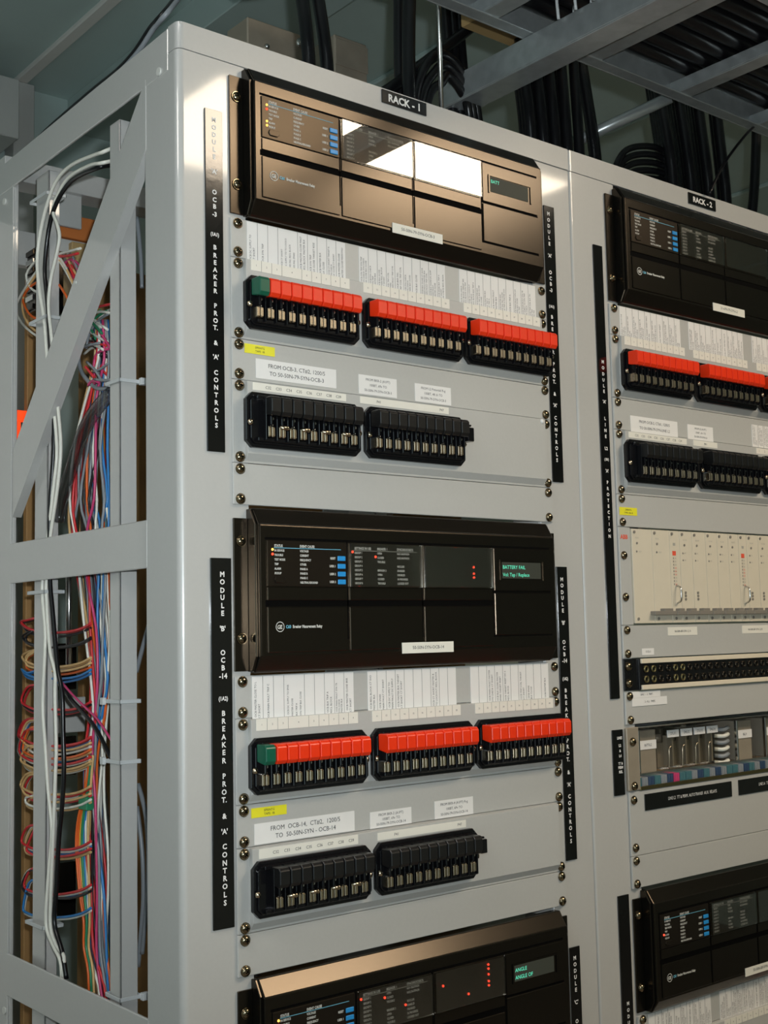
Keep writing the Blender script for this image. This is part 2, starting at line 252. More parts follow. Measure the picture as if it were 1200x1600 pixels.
HARNESS = [('red',[(-0.025,0.2617,1.841),(-0.025,0.2587,1.7929),(-0.025,0.2783,1.7489),(-0.025,0.3111,1.6901),(-0.025,0.3233,1.6276),(-0.025,0.3038,1.5863),(-0.025,0.2813,1.5303),(-0.025,0.2649,1.4686),(-0.025,0.2656,1.4081),(-0.025,0.2701,1.3629),(-0.025,0.2846,1.3171),(-0.025,0.2915,1.2641),(-0.025,0.295,1.204),(-0.025,0.2967,1.1518),(-0.025,0.2862,1.0947),(-0.025,0.2605,1.0561),(-0.025,0.2439,1.0099)]),('red',[(-0.0223,0.2914,1.8478),(-0.0223,0.2913,1.7994),(-0.0223,0.3126,1.7548),(-0.0223,0.3337,1.6932),(-0.0223,0.3271,1.6281),(-0.0223,0.3092,1.5868),(-0.0223,0.3129,1.5319),(-0.0223,0.2954,1.4691),(-0.0223,0.28,1.4078),(-0.0223,0.2846,1.3622),(-0.0223,0.302,1.3159),(-0.0223,0.3025,1.2629),(-0.0223,0.3071,1.2022),(-0.0223,0.2913,1.1522),(-0.0223,0.2824,1.0949),(-0.0223,0.264,1.0549),(-0.0223,0.2557,1.0067)]),('blue',[(-0.0401,0.2209,1.8302),(-0.0401,0.2143,1.7827),(-0.0401,0.2176,1.7374),(-0.0401,0.2208,1.6771),(-0.0401,0.216,1.6163),(-0.0401,0.2189,1.5792),(-0.0401,0.23,1.5276),(-0.0401,0.2308,1.4682),(-0.0401,0.2203,1.4094),(-0.0401,0.2351,1.3651),(-0.0401,0.2537,1.3202),(-0.0401,0.251,1.2692),(-0.0401,0.2491,1.2114),(-0.0401,0.2433,1.1618),(-0.0401,0.2439,1.1048),(-0.0401,0.23,1.0651),(-0.0401,0.2108,1.0205)]),('blue',[(-0.0335,0.2668,1.8409),(-0.0335,0.2681,1.7936),(-0.0335,0.289,1.7498),(-0.0335,0.3245,1.6912),(-0.0335,0.3369,1.6285),(-0.0335,0.3249,1.5876),(-0.0335,0.3121,1.5318),(-0.0335,0.2912,1.4692),(-0.0335,0.2661,1.4084),(-0.0335,0.2781,1.3631),(-0.0335,0.2925,1.3173),(-0.0335,0.2923,1.2649),(-0.0335,0.2822,1.2066),(-0.0335,0.2743,1.1563),(-0.0335,0.2804,1.0972),(-0.0335,0.2599,1.0579),(-0.0335,0.2468,1.011)]),('white',[(-0.0355,0.2368,1.8342),(-0.0355,0.2248,1.7852),(-0.0355,0.2269,1.7394),(-0.0355,0.2269,1.6783),(-0.0355,0.2253,1.6175),(-0.0355,0.246,1.5814),(-0.0355,0.2493,1.5286),(-0.0355,0.2299,1.4681),(-0.0355,0.2237,1.4091),(-0.0355,0.2319,1.365),(-0.0355,0.2383,1.3208),(-0.0355,0.2383,1.2698),(-0.0355,0.2286,1.2132),(-0.0355,0.2285,1.1633),(-0.0355,0.2356,1.1054),(-0.0355,0.2242,1.0653),(-0.0355,0.2199,1.0175)]),('white',[(-0.044,0.2359,1.8328),(-0.044,0.2365,1.7864),(-0.044,0.268,1.7452),(-0.044,0.3021,1.6874),(-0.044,0.3143,1.6257),(-0.044,0.3008,1.5854),(-0.044,0.2869,1.5304),(-0.044,0.2729,1.469),(-0.044,0.2558,1.409),(-0.044,0.2495,1.3648),(-0.044,0.262,1.32),(-0.044,0.268,1.2681),(-0.044,0.2668,1.2097),(-0.044,0.2616,1.1597),(-0.044,0.2614,1.1023),(-0.044,0.2354,1.0647),(-0.044,0.2257,1.018)]),('orange',[(-0.0386,0.2336,1.8331),(-0.0386,0.2205,1.784),(-0.0386,0.2349,1.7404),(-0.0386,0.241,1.6799),(-0.0386,0.2305,1.6178),(-0.0386,0.2344,1.5804),(-0.0386,0.219,1.5271),(-0.0386,0.218,1.468),(-0.0386,0.2231,1.4093),(-0.0386,0.2309,1.3652),(-0.0386,0.2491,1.3204),(-0.0386,0.2506,1.2691),(-0.0386,0.249,1.2112),(-0.0386,0.2351,1.1628),(-0.0386,0.2275,1.1074),(-0.0386,0.2157,1.0676),(-0.0386,0.2132,1.0197)]),('tan',[(-0.0232,0.2874,1.8468),(-0.0232,0.2895,1.7989),(-0.0232,0.3142,1.755),(-0.0232,0.3313,1.6928),(-0.0232,0.3588,1.6311),(-0.0232,0.3591,1.5906),(-0.0232,0.3205,1.5323),(-0.0232,0.3021,1.4692),(-0.0232,0.2777,1.4079),(-0.0232,0.2843,1.3623),(-0.0232,0.2863,1.3169),(-0.0232,0.2829,1.2647),(-0.0232,0.2685,1.2069),(-0.0232,0.2578,1.1572),(-0.0232,0.2579,1.0994),(-0.0232,0.2532,1.0573),(-0.0232,0.2471,1.0088)]),('pink',[(-0.0225,0.2562,1.8402),(-0.0225,0.2522,1.792),(-0.0225,0.253,1.745),(-0.0225,0.2528,1.6827),(-0.0225,0.2512,1.6206),(-0.0225,0.2512,1.5823),(-0.0225,0.2512,1.5289),(-0.0225,0.2496,1.4683),(-0.0225,0.2496,1.4082),(-0.0225,0.2607,1.3631),(-0.0225,0.2644,1.3182),(-0.0225,0.2644,1.2663),(-0.0225,0.2645,1.2073),(-0.0225,0.2497,1.1583),(-0.0225,0.2497,1.1007),(-0.0225,0.2401,1.0597),(-0.0225,0.238,1.0107)]),('grey',[(-0.0231,0.2877,1.8469),(-0.0231,0.2789,1.797),(-0.0231,0.2935,1.7516),(-0.0231,0.3329,1.6931),(-0.0231,0.3593,1.6312),(-0.0231,0.3525,1.5901),(-0.0231,0.3289,1.5327),(-0.0231,0.3034,1.4692),(-0.0231,0.28,1.4078),(-0.0231,0.2903,1.362),(-0.0231,0.3122,1.3153),(-0.0231,0.3027,1.2629),(-0.0231,0.3095,1.202),(-0.0231,0.295,1.1518),(-0.0231,0.3042,1.0912),(-0.0231,0.2751,1.0529),(-0.0231,0.2578,1.0064)]),('red',[(-0.0319,0.2404,1.8355),(-0.0319,0.2393,1.7884),(-0.0319,0.2426,1.7424),(-0.0319,0.2534,1.682),(-0.0319,0.2375,1.6188),(-0.0319,0.2324,1.5805),(-0.0319,0.2334,1.5279),(-0.0319,0.2308,1.4681),(-0.0319,0.2406,1.4087),(-0.0319,0.2555,1.3639),(-0.0319,0.2631,1.319),(-0.0319,0.2632,1.2673),(-0.0319,0.2471,1.2106),(-0.0319,0.2397,1.1612),(-0.0319,0.248,1.1026),(-0.0319,0.2367,1.0622),(-0.0319,0.2219,1.0163)]),('blue',[(-0.0236,0.2868,1.8466),(-0.0236,0.2804,1.7972),(-0.0236,0.2919,1.7513),(-0.0236,0.3299,1.6926),(-0.0236,0.338,1.6291),(-0.0236,0.3434,1.5894),(-0.0236,0.3134,1.5319),(-0.0236,0.3038,1.4692),(-0.0236,0.295,1.4076),(-0.0236,0.2988,1.3617),(-0.0236,0.3005,1.3161),(-0.0236,0.3091,1.2624),(-0.0236,0.3095,1.2021),(-0.0236,0.3012,1.151),(-0.0236,0.2917,1.0935),(-0.0236,0.2709,1.0538),(-0.0236,0.2596,1.0061)]),('white',[(-0.0372,0.2403,1.8347),(-0.0372,0.2298,1.786),(-0.0372,0.2458,1.7423),(-0.0372,0.2647,1.6831),(-0.0372,0.2542,1.6202),(-0.0372,0.2575,1.5823),(-0.0372,0.24,1.5281),(-0.0372,0.2438,1.4684),(-0.0372,0.2301,1.4091),(-0.0372,0.2422,1.3647),(-0.0372,0.2588,1.3197),(-0.0372,0.2588,1.2682),(-0.0372,0.2558,1.2102),(-0.0372,0.2498,1.1605),(-0.0372,0.2404,1.1049),(-0.0372,0.2225,1.066),(-0.0372,0.22,1.0179)]),('grey',[(-0.0374,0.2492,1.8366),(-0.0374,0.2471,1.7892),(-0.0374,0.2588,1.7444),(-0.0374,0.2776,1.6847),(-0.0374,0.3034,1.625),(-0.0374,0.315,1.5867),(-0.0374,0.2832,1.5303),(-0.0374,0.2727,1.4689),(-0.0374,0.2535,1.4088),(-0.0374,0.2483,1.3644),(-0.0374,0.2555,1.3199),(-0.0374,0.2517,1.2689),(-0.0374,0.2415,1.2119),(-0.0374,0.2409,1.1618),(-0.0374,0.2314,1.1065),(-0.0374,0.2198,1.0666),(-0.0374,0.2034,1.0216)]),('grey',[(-0.0427,0.2196,1.8295),(-0.0427,0.2119,1.7819),(-0.0427,0.218,1.7372),(-0.0427,0.2342,1.6787),(-0.0427,0.224,1.617),(-0.0427,0.2299,1.5799),(-0.0427,0.2206,1.5271),(-0.0427,0.227,1.4682),(-0.0427,0.2311,1.4093),(-0.0427,0.243,1.365),(-0.0427,0.2467,1.3208),(-0.0427,0.2533,1.2692),(-0.0427,0.2379,1.213),(-0.0427,0.2359,1.1633),(-0.0427,0.2341,1.1069),(-0.0427,0.2213,1.0673),(-0.0427,0.2083,1.0216)]),('tan',[(-0.0216,0.2819,1.8458),(-0.0216,0.2721,1.7959),(-0.0216,0.2945,1.7519),(-0.0216,0.3085,1.69),(-0.0216,0.3228,1.6277),(-0.0216,0.332,1.5886),(-0.0216,0.3339,1.533),(-0.0216,0.32,1.4695),(-0.0216,0.2925,1.4076),(-0.0216,0.2898,1.362),(-0.0216,0.2941,1.3163),(-0.0216,0.2873,1.2641),(-0.0216,0.2692,1.2067),(-0.0216,0.2722,1.1549),(-0.0216,0.2702,1.0969),(-0.0216,0.2561,1.0564),(-0.0216,0.2442,1.0091)]),('red',[(-0.0201,0.265,1.8424),(-0.0201,0.2655,1.7948),(-0.0201,0.2706,1.7482),(-0.0201,0.2702,1.6851),(-0.0201,0.2595,1.6216),(-0.0201,0.2561,1.5827),(-0.0201,0.2561,1.5291),(-0.0201,0.2599,1.4684),(-0.0201,0.2545,1.4081),(-0.0201,0.2629,1.3629),(-0.0201,0.2694,1.3177),(-0.0201,0.2693,1.2656),(-0.0201,0.2594,1.2076),(-0.0201,0.259,1.1566),(-0.0201,0.2653,1.0976),(-0.0201,0.2561,1.0561),(-0.0201,0.2436,1.0089)]),('green',[(-0.0203,0.2756,1.8447),(-0.0203,0.2734,1.7963),(-0.0203,0.2894,1.7512),(-0.0203,0.293,1.6881),(-0.0203,0.3064,1.6262),(-0.0203,0.3103,1.5869),(-0.0203,0.3173,1.5322),(-0.0203,0.312,1.4693),(-0.0203,0.2962,1.4075),(-0.0203,0.2962,1.3616),(-0.0203,0.3048,1.3155),(-0.0203,0.3076,1.2622),(-0.0203,0.2913,1.2039),(-0.0203,0.2832,1.1531),(-0.0203,0.2913,1.093),(-0.0203,0.2803,1.0513),(-0.0203,0.2599,1.0053)]),('grey',[(-0.0384,0.2329,1.833),(-0.0384,0.2311,1.7861),(-0.0384,0.2516,1.7432),(-0.0384,0.2767,1.6845),(-0.0384,0.296,1.6242),(-0.0384,0.2763,1.5837),(-0.0384,0.2509,1.5287),(-0.0384,0.2351,1.4682),(-0.0384,0.2379,1.409),(-0.0384,0.2482,1.3645),(-0.0384,0.2623,1.3195),(-0.0384,0.2528,1.2689),(-0.0384,0.2535,1.2106),(-0.0384,0.2418,1.1618),(-0.0384,0.2375,1.1056),(-0.0384,0.2225,1.0662),(-0.0384,0.2049,1.0215)]),('yellow',[(-0.0277,0.2646,1.8413),(-0.0277,0.2673,1.7942),(-0.0277,0.2958,1.7515),(-0.0277,0.3371,1.6932),(-0.0277,0.3496,1.63),(-0.0277,0.3493,1.5897),(-0.0277,0.3271,1.5326),(-0.0277,0.2928,1.4691),(-0.0277,0.2835,1.408),(-0.0277,0.2794,1.3627),(-0.0277,0.2859,1.3173),(-0.0277,0.2808,1.2653),(-0.0277,0.2705,1.2073),(-0.0277,0.2549,1.1583),(-0.0277,0.2461,1.1022),(-0.0277,0.2312,1.0625),(-0.0277,0.2208,1.0157)]),('pink',[(-0.0445,0.2246,1.8303),(-0.0445,0.2204,1.7833),(-0.0445,0.2401,1.7406),(-0.0445,0.2427,1.6796),(-0.0445,0.2467,1.6191),(-0.0445,0.2657,1.5826),(-0.0445,0.2658,1.5293),(-0.0445,0.2414,1.4684),(-0.0445,0.2373,1.4093),(-0.0445,0.2438,1.365),(-0.0445,0.2504,1.3207),(-0.0445,0.2428,1.2704),(-0.0445,0.2399,1.213),(-0.0445,0.2376,1.1633),(-0.0445,0.2393,1.1063),(-0.0445,0.2299,1.0659),(-0.0445,0.2118,1.0212)]),('blue',[(-0.0242,0.2638,1.8416),(-0.0242,0.2651,1.7942),(-0.0242,0.2871,1.7504),(-0.0242,0.2923,1.6877),(-0.0242,0.2822,1.6236),(-0.0242,0.2942,1.5856),(-0.0242,0.283,1.5304),(-0.0242,0.2748,1.4687),(-0.0242,0.2629,1.4081),(-0.0242,0.2747,1.3627),(-0.0242,0.2777,1.3175),(-0.0242,0.2671,1.2662),(-0.0242,0.2532,1.2089),(-0.0242,0.2464,1.159),(-0.0242,0.2464,1.1016),(-0.0242,0.239,1.0603),(-0.0242,0.2275,1.0134)]),('white',[(-0.0227,0.2782,1.8449),(-0.0227,0.2736,1.796),(-0.0227,0.2787,1.7492),(-0.0227,0.2997,1.6888),(-0.0227,0.2981,1.6252),(-0.0227,0.2801,1.5845),(-0.0227,0.2707,1.5298),(-0.0227,0.2781,1.4688),(-0.0227,0.268,1.408),(-0.0227,0.2782,1.3625),(-0.0227,0.2806,1.3172),(-0.0227,0.2771,1.2652),(-0.0227,0.2733,1.2063),(-0.0227,0.259,1.157),(-0.0227,0.2561,1.0996),(-0.0227,0.2477,1.0583),(-0.0227,0.2322,1.012)]),('orange',[(-0.0223,0.267,1.8426),(-0.0223,0.2556,1.7927),(-0.0223,0.2578,1.7458),(-0.0223,0.2533,1.6827),(-0.0223,0.2516,1.6207),(-0.0223,0.2517,1.5823),(-0.0223,0.2517,1.5289),(-0.0223,0.2541,1.4684),(-0.0223,0.2619,1.4081),(-0.0223,0.2635,1.363),(-0.0223,0.2724,1.3177),(-0.0223,0.2713,1.2656),(-0.0223,0.2599,1.2079),(-0.0223,0.2609,1.1567),(-0.0223,0.2678,1.0975),(-0.0223,0.2615,1.0554),(-0.0223,0.2456,1.0089)]),('black',[(-0.0375,0.2481,1.8363),(-0.0375,0.2375,1.7874),(-0.0375,0.2416,1.7416),(-0.0375,0.2507,1.6812),(-0.0375,0.2754,1.6222),(-0.0375,0.2599,1.5824),(-0.0375,0.2479,1.5285),(-0.0375,0.2373,1.4683),(-0.0375,0.2428,1.4089),(-0.0375,0.2432,1.3647),(-0.0375,0.2624,1.3195),(-0.0375,0.2628,1.2679),(-0.0375,0.2649,1.2092),(-0.0375,0.2631,1.1586),(-0.0375,0.2538,1.1026),(-0.0375,0.2317,1.0642),(-0.0375,0.2156,1.0189)]),('grey',[(-0.0261,0.265,1.8416),(-0.0261,0.2595,1.7929),(-0.0261,0.2838,1.7497),(-0.0261,0.3068,1.6894),(-0.0261,0.2922,1.6245),(-0.0261,0.2806,1.5844),(-0.0261,0.2605,1.5293),(-0.0261,0.2611,1.4685),(-0.0261,0.2524,1.4083),(-0.0261,0.2527,1.3636),(-0.0261,0.2572,1.3189),(-0.0261,0.2585,1.2671),(-0.0261,0.2564,1.2087),(-0.0261,0.2627,1.1569),(-0.0261,0.2537,1.1006),(-0.0261,0.2339,1.0616),(-0.0261,0.228,1.0137)]),('red',[(-0.0217,0.2774,1.8449),(-0.0217,0.2684,1.7952),(-0.0217,0.2853,1.7504),(-0.0217,0.2961,1.6884),(-0.0217,0.3117,1.6266),(-0.0217,0.311,1.5869),(-0.0217,0.3167,1.5321),(-0.0217,0.3086,1.4693),(-0.0217,0.2984,1.4075),(-0.0217,0.2936,1.3618),(-0.0217,0.3127,1.3152),(-0.0217,0.3069,1.2624),(-0.0217,0.3121,1.2016),(-0.0217,0.2949,1.1516),(-0.0217,0.3028,1.0912),(-0.0217,0.2841,1.0508),(-0.0217,0.2709,1.0031)]),('grey',[(-0.0238,0.264,1.8417),(-0.0238,0.2525,1.7919),(-0.0238,0.2588,1.7458),(-0.0238,0.278,1.6858),(-0.0238,0.2875,1.6241),(-0.0238,0.2895,1.5852),(-0.0238,0.2638,1.5295),(-0.0238,0.2684,1.4686),(-0.0238,0.2684,1.408),(-0.0238,0.2668,1.363),(-0.0238,0.2843,1.3171),(-0.0238,0.2742,1.2655),(-0.0238,0.2707,1.2068),(-0.0238,0.2641,1.1564),(-0.0238,0.2603,1.0991),(-0.0238,0.2404,1.0599),(-0.0238,0.2375,1.0111)]),('white',[(-0.0205,0.2822,1.8461),(-0.0205,0.288,1.799),(-0.0205,0.302,1.7532),(-0.0205,0.3382,1.6939),(-0.0205,0.3629,1.6317),(-0.0205,0.3647,1.5911),(-0.0205,0.3422,1.5334),(-0.0205,0.3222,1.4695),(-0.0205,0.2938,1.4075),(-0.0205,0.2957,1.3617),(-0.0205,0.3098,1.3152),(-0.0205,0.299,1.263),(-0.0205,0.3007,1.2028),(-0.0205,0.3024,1.1503),(-0.0205,0.2912,1.0931),(-0.0205,0.2642,1.0546),(-0.0205,0.25,1.0076)]),('blue',[(-0.0395,0.2394,1.8342),(-0.0395,0.2292,1.7856),(-0.0395,0.2343,1.7402),(-0.0395,0.2357,1.6791),(-0.0395,0.2218,1.6169),(-0.0395,0.2387,1.5807),(-0.0395,0.2449,1.5284),(-0.0395,0.2477,1.4685),(-0.0395,0.2399,1.4091),(-0.0395,0.2439,1.3647),(-0.0395,0.2528,1.3202),(-0.0395,0.2556,1.2687),(-0.0395,0.2433,1.212),(-0.0395,0.2306,1.1636),(-0.0395,0.2247,1.108),(-0.0395,0.2211,1.0667),(-0.0395,0.216,1.0192)]),('red',[(-0.044,0.2373,1.8331),(-0.044,0.2405,1.7871),(-0.044,0.258,1.7436),(-0.044,0.2889,1.6857),(-0.044,0.3054,1.6248),(-0.044,0.2955,1.585),(-0.044,0.2617,1.5291),(-0.044,0.2577,1.4687),(-0.044,0.2477,1.4091),(-0.044,0.2421,1.3651),(-0.044,0.2584,1.3202),(-0.044,0.2683,1.268),(-0.044,0.2668,1.2097),(-0.044,0.254,1.1608),(-0.044,0.2484,1.1046),(-0.044,0.2212,1.0675),(-0.044,0.21,1.0215)]),('grey',[(-0.033,0.2476,1.8369),(-0.033,0.2395,1.7883),(-0.033,0.2512,1.7437),(-0.033,0.2749,1.6847),(-0.033,0.2851,1.6234),(-0.033,0.2866,1.5847),(-0.033,0.2805,1.5302),(-0.033,0.2699,1.4688),(-0.033,0.267,1.4084),(-0.033,0.2805,1.363),(-0.033,0.2861,1.3177),(-0.033,0.2809,1.2658),(-0.033,0.2777,1.2071),(-0.033,0.2817,1.1552),(-0.033,0.2844,1.0964),(-0.033,0.26,1.0577),(-0.033,0.2407,1.0123)]),('orange',[(-0.0364,0.2473,1.8363),(-0.0364,0.2498,1.7898),(-0.0364,0.2644,1.7455),(-0.0364,0.2805,1.6852),(-0.0364,0.2824,1.623),(-0.0364,0.2722,1.5834),(-0.0364,0.2796,1.5301),(-0.0364,0.268,1.4688),(-0.0364,0.2499,1.4088),(-0.0364,0.2616,1.3639),(-0.0364,0.2821,1.3182),(-0.0364,0.2864,1.2657),(-0.0364,0.2827,1.2069),(-0.0364,0.2775,1.1563),(-0.0364,0.2773,1.0982),(-0.0364,0.2517,1.06),(-0.0364,0.2411,1.0129)]),('white',[(-0.0272,0.2524,1.8387),(-0.0272,0.2459,1.7902),(-0.0272,0.2434,1.743),(-0.0272,0.2434,1.6811),(-0.0272,0.2523,1.6205),(-0.0272,0.2595,1.5828),(-0.0272,0.2547,1.529),(-0.0272,0.2492,1.4683),(-0.0272,0.2497,1.4084),(-0.0272,0.2486,1.3638),(-0.0272,0.2633,1.3186),(-0.0272,0.2638,1.2668),(-0.0272,0.264,1.208),(-0.0272,0.2501,1.159),(-0.0272,0.2479,1.1018),(-0.0272,0.2308,1.0625),(-0.0272,0.2271,1.0142)]),('grey',[(-0.0228,0.2873,1.8468),(-0.0228,0.281,1.7974),(-0.0228,0.2909,1.7512),(-0.0228,0.3277,1.6924),(-0.0228,0.3164,1.627),(-0.0228,0.3031,1.5863),(-0.0228,0.2888,1.5307),(-0.0228,0.278,1.4688),(-0.0228,0.2756,1.4079),(-0.0228,0.2894,1.362),(-0.0228,0.3008,1.316),(-0.0228,0.2928,1.2638),(-0.0228,0.2934,1.2039),(-0.0228,0.2889,1.1527),(-0.0228,0.2939,1.093),(-0.0228,0.2698,1.0539),(-0.0228,0.2502,1.008)]),('blue',[(-0.0219,0.2671,1.8426),(-0.0219,0.2636,1.7942),(-0.0219,0.2865,1.7506),(-0.0219,0.3018,1.6891),(-0.0219,0.291,1.6246),(-0.0219,0.2754,1.5842),(-0.0219,0.2862,1.5306),(-0.0219,0.2795,1.4688),(-0.0219,0.2811,1.4078),(-0.0219,0.2873,1.3621),(-0.0219,0.289,1.3166),(-0.0219,0.2935,1.2636),(-0.0219,0.2787,1.2056),(-0.0219,0.2629,1.1563),(-0.0219,0.2555,1.0996),(-0.0219,0.25,1.0576),(-0.0219,0.2332,1.0117)]),('tan',[(-0.0369,0.2562,1.8382),(-0.0369,0.2612,1.7919),(-0.0369,0.2854,1.7488),(-0.0369,0.3166,1.6899),(-0.0369,0.3296,1.6276),(-0.0369,0.3294,1.5878),(-0.0369,0.3022,1.5312),(-0.0369,0.2789,1.469),(-0.0369,0.2611,1.4087),(-0.0369,0.2648,1.3638),(-0.0369,0.2748,1.3187),(-0.0369,0.2706,1.2671),(-0.0369,0.2755,1.2078),(-0.0369,0.2719,1.1572),(-0.0369,0.2762,1.0985),(-0.0369,0.253,1.0599),(-0.0369,0.2358,1.0142)]),('pink',[(-0.0294,0.2497,1.8379),(-0.0294,0.2482,1.7904),(-0.0294,0.2556,1.7448),(-0.0294,0.2788,1.6855),(-0.0294,0.2765,1.6228),(-0.0294,0.2958,1.5855),(-0.0294,0.2678,1.5296),(-0.0294,0.2696,1.4687),(-0.0294,0.2553,1.4084),(-0.0294,0.2597,1.3636),(-0.0294,0.2709,1.3183),(-0.0294,0.2749,1.266),(-0.0294,0.2714,1.2074),(-0.0294,0.2602,1.1578),(-0.0294,0.2595,1.1002),(-0.0294,0.2436,1.0603),(-0.0294,0.2368,1.0124)]),('grey',[(-0.0329,0.2676,1.8411),(-0.0329,0.2644,1.793),(-0.0329,0.285,1.7492),(-0.0329,0.309,1.6892),(-0.0329,0.3155,1.6264),(-0.0329,0.3297,1.588),(-0.0329,0.2925,1.5308),(-0.0329,0.2726,1.4688),(-0.0329,0.2566,1.4086),(-0.0329,0.2524,1.364),(-0.0329,0.2629,1.3191),(-0.0329,0.2663,1.2671),(-0.0329,0.2639,1.2087),(-0.0329,0.2632,1.1579),(-0.0329,0.2678,1.0993),(-0.0329,0.252,1.0593),(-0.0329,0.2444,1.0114)]),('white',[(-0.0394,0.2286,1.8319),(-0.0394,0.2254,1.7849),(-0.0394,0.2295,1.7394),(-0.0394,0.2417,1.6799),(-0.0394,0.2276,1.6175),(-0.0394,0.2174,1.5791),(-0.0394,0.2232,1.5273),(-0.0394,0.2158,1.4679),(-0.0394,0.2224,1.4093),(-0.0394,0.2361,1.365),(-0.0394,0.2351,1.3213),(-0.0394,0.2446,1.2697),(-0.0394,0.2482,1.2114),(-0.0394,0.2347,1.163),(-0.0394,0.2461,1.1042),(-0.0394,0.2266,1.0656),(-0.0394,0.2148,1.0195)]),('red',[(-0.0363,0.2543,1.8378),(-0.0363,0.2544,1.7907),(-0.0363,0.2812,1.7482),(-0.0363,0.3124,1.6894),(-0.0363,0.3129,1.626),(-0.0363,0.3225,1.5873),(-0.0363,0.3088,1.5316),(-0.0363,0.2807,1.469),(-0.0363,0.2717,1.4085),(-0.0363,0.275,1.3634),(-0.0363,0.2868,1.3179),(-0.0363,0.276,1.2666),(-0.0363,0.2726,1.2081),(-0.0363,0.2619,1.1586),(-0.0363,0.2604,1.1012),(-0.0363,0.2332,1.0637),(-0.0363,0.2247,1.0166)]),('yellow',[(-0.0266,0.2481,1.8379),(-0.0266,0.2499,1.7911),(-0.0266,0.261,1.7459),(-0.0266,0.2591,1.6832),(-0.0266,0.2563,1.6209),(-0.0266,0.2567,1.5826),(-0.0266,0.2431,1.5284),(-0.0266,0.2434,1.4682),(-0.0266,0.2415,1.4085),(-0.0266,0.2502,1.3637),(-0.0266,0.2672,1.3183),(-0.0266,0.2695,1.2662),(-0.0266,0.2681,1.2074),(-0.0266,0.2742,1.1553),(-0.0266,0.2792,1.0962),(-0.0266,0.267,1.0551),(-0.0266,0.2552,1.0077)]),('grey',[(-0.0219,0.281,1.8456),(-0.0219,0.2819,1.7977),(-0.0219,0.2967,1.7522),(-0.0219,0.3028,1.6892),(-0.0219,0.313,1.6267),(-0.0219,0.2939,1.5856),(-0.0219,0.3001,1.5313),(-0.0219,0.2765,1.4687),(-0.0219,0.2619,1.408),(-0.0219,0.2584,1.3632),(-0.0219,0.2657,1.3181),(-0.0219,0.2657,1.2661),(-0.0219,0.2573,1.2081),(-0.0219,0.251,1.1581),(-0.0219,0.251,1.1004),(-0.0219,0.2414,1.0594),(-0.0219,0.232,1.0119)]),('teal',[(-0.0275,0.2496,1.8381),(-0.0275,0.2464,1.7903),(-0.0275,0.2651,1.7465),(-0.0275,0.2617,1.6834),(-0.0275,0.257,1.621),(-0.0275,0.2495,1.582),(-0.0275,0.257,1.5291),(-0.0275,0.261,1.4686),(-0.0275,0.256,1.4084),(-0.0275,0.2541,1.3637),(-0.0275,0.266,1.3185),(-0.0275,0.2676,1.2665),(-0.0275,0.2613,1.2083),(-0.0275,0.2483,1.1593),(-0.0275,0.257,1.1003),(-0.0275,0.2369,1.0613),(-0.0275,0.2347,1.0125)])]
BRANCH = [('orange',[(-0.047,0.2509,1.3209),(-0.047,0.2625,1.2835),(-0.047,0.2809,1.2488),(-0.047,0.2876,1.215),(-0.047,0.2788,1.1649),(-0.047,0.2669,1.1306),(-0.047,0.2667,1.1019),(-0.047,0.255,1.0755),(-0.047,0.2516,1.0198)]),('orange',[(-0.045,0.2537,1.3206),(-0.045,0.2645,1.2831),(-0.045,0.2807,1.2486),(-0.045,0.2865,1.2149),(-0.045,0.2786,1.1647),(-0.045,0.2684,1.13),(-0.045,0.2688,1.1012),(-0.045,0.2571,1.0748),(-0.045,0.2536,1.019)]),('yellow',[(-0.043,0.2566,1.3202),(-0.043,0.2664,1.2828),(-0.043,0.2805,1.2484),(-0.043,0.2854,1.2147),(-0.043,0.2784,1.1644),(-0.043,0.27,1.1294),(-0.043,0.2708,1.1005),(-0.043,0.2591,1.074),(-0.043,0.2556,1.0181)]),('green',[(-0.047,0.247,1.3211),(-0.047,0.2559,1.284),(-0.047,0.2677,1.2501),(-0.047,0.2717,1.2168),(-0.047,0.2657,1.1668),(-0.047,0.2591,1.1318),(-0.047,0.2603,1.103),(-0.047,0.2487,1.0768),(-0.047,0.2452,1.0212)]),('blue',[(-0.045,0.2498,1.3208),(-0.045,0.2579,1.2837),(-0.045,0.2675,1.2499),(-0.045,0.2706,1.2167),(-0.045,0.2655,1.1665),(-0.045,0.2607,1.1313),(-0.045,0.2623,1.1023),(-0.045,0.2507,1.076),(-0.045,0.2473,1.0204)]),('white',[(-0.043,0.2527,1.3205),(-0.043,0.2599,1.2833),(-0.043,0.2673,1.2497),(-0.043,0.2696,1.2166),(-0.043,0.2654,1.1663),(-0.043,0.2622,1.1307),(-0.043,0.2643,1.1016),(-0.043,0.2527,1.0753),(-0.043,0.2493,1.0195)]),('tan',[(-0.047,0.2431,1.3214),(-0.047,0.2494,1.2845),(-0.047,0.2547,1.2514),(-0.047,0.256,1.2186),(-0.047,0.2527,1.1686),(-0.047,0.2514,1.1331),(-0.047,0.2538,1.1042),(-0.047,0.2423,1.078),(-0.047,0.239,1.0226)])]
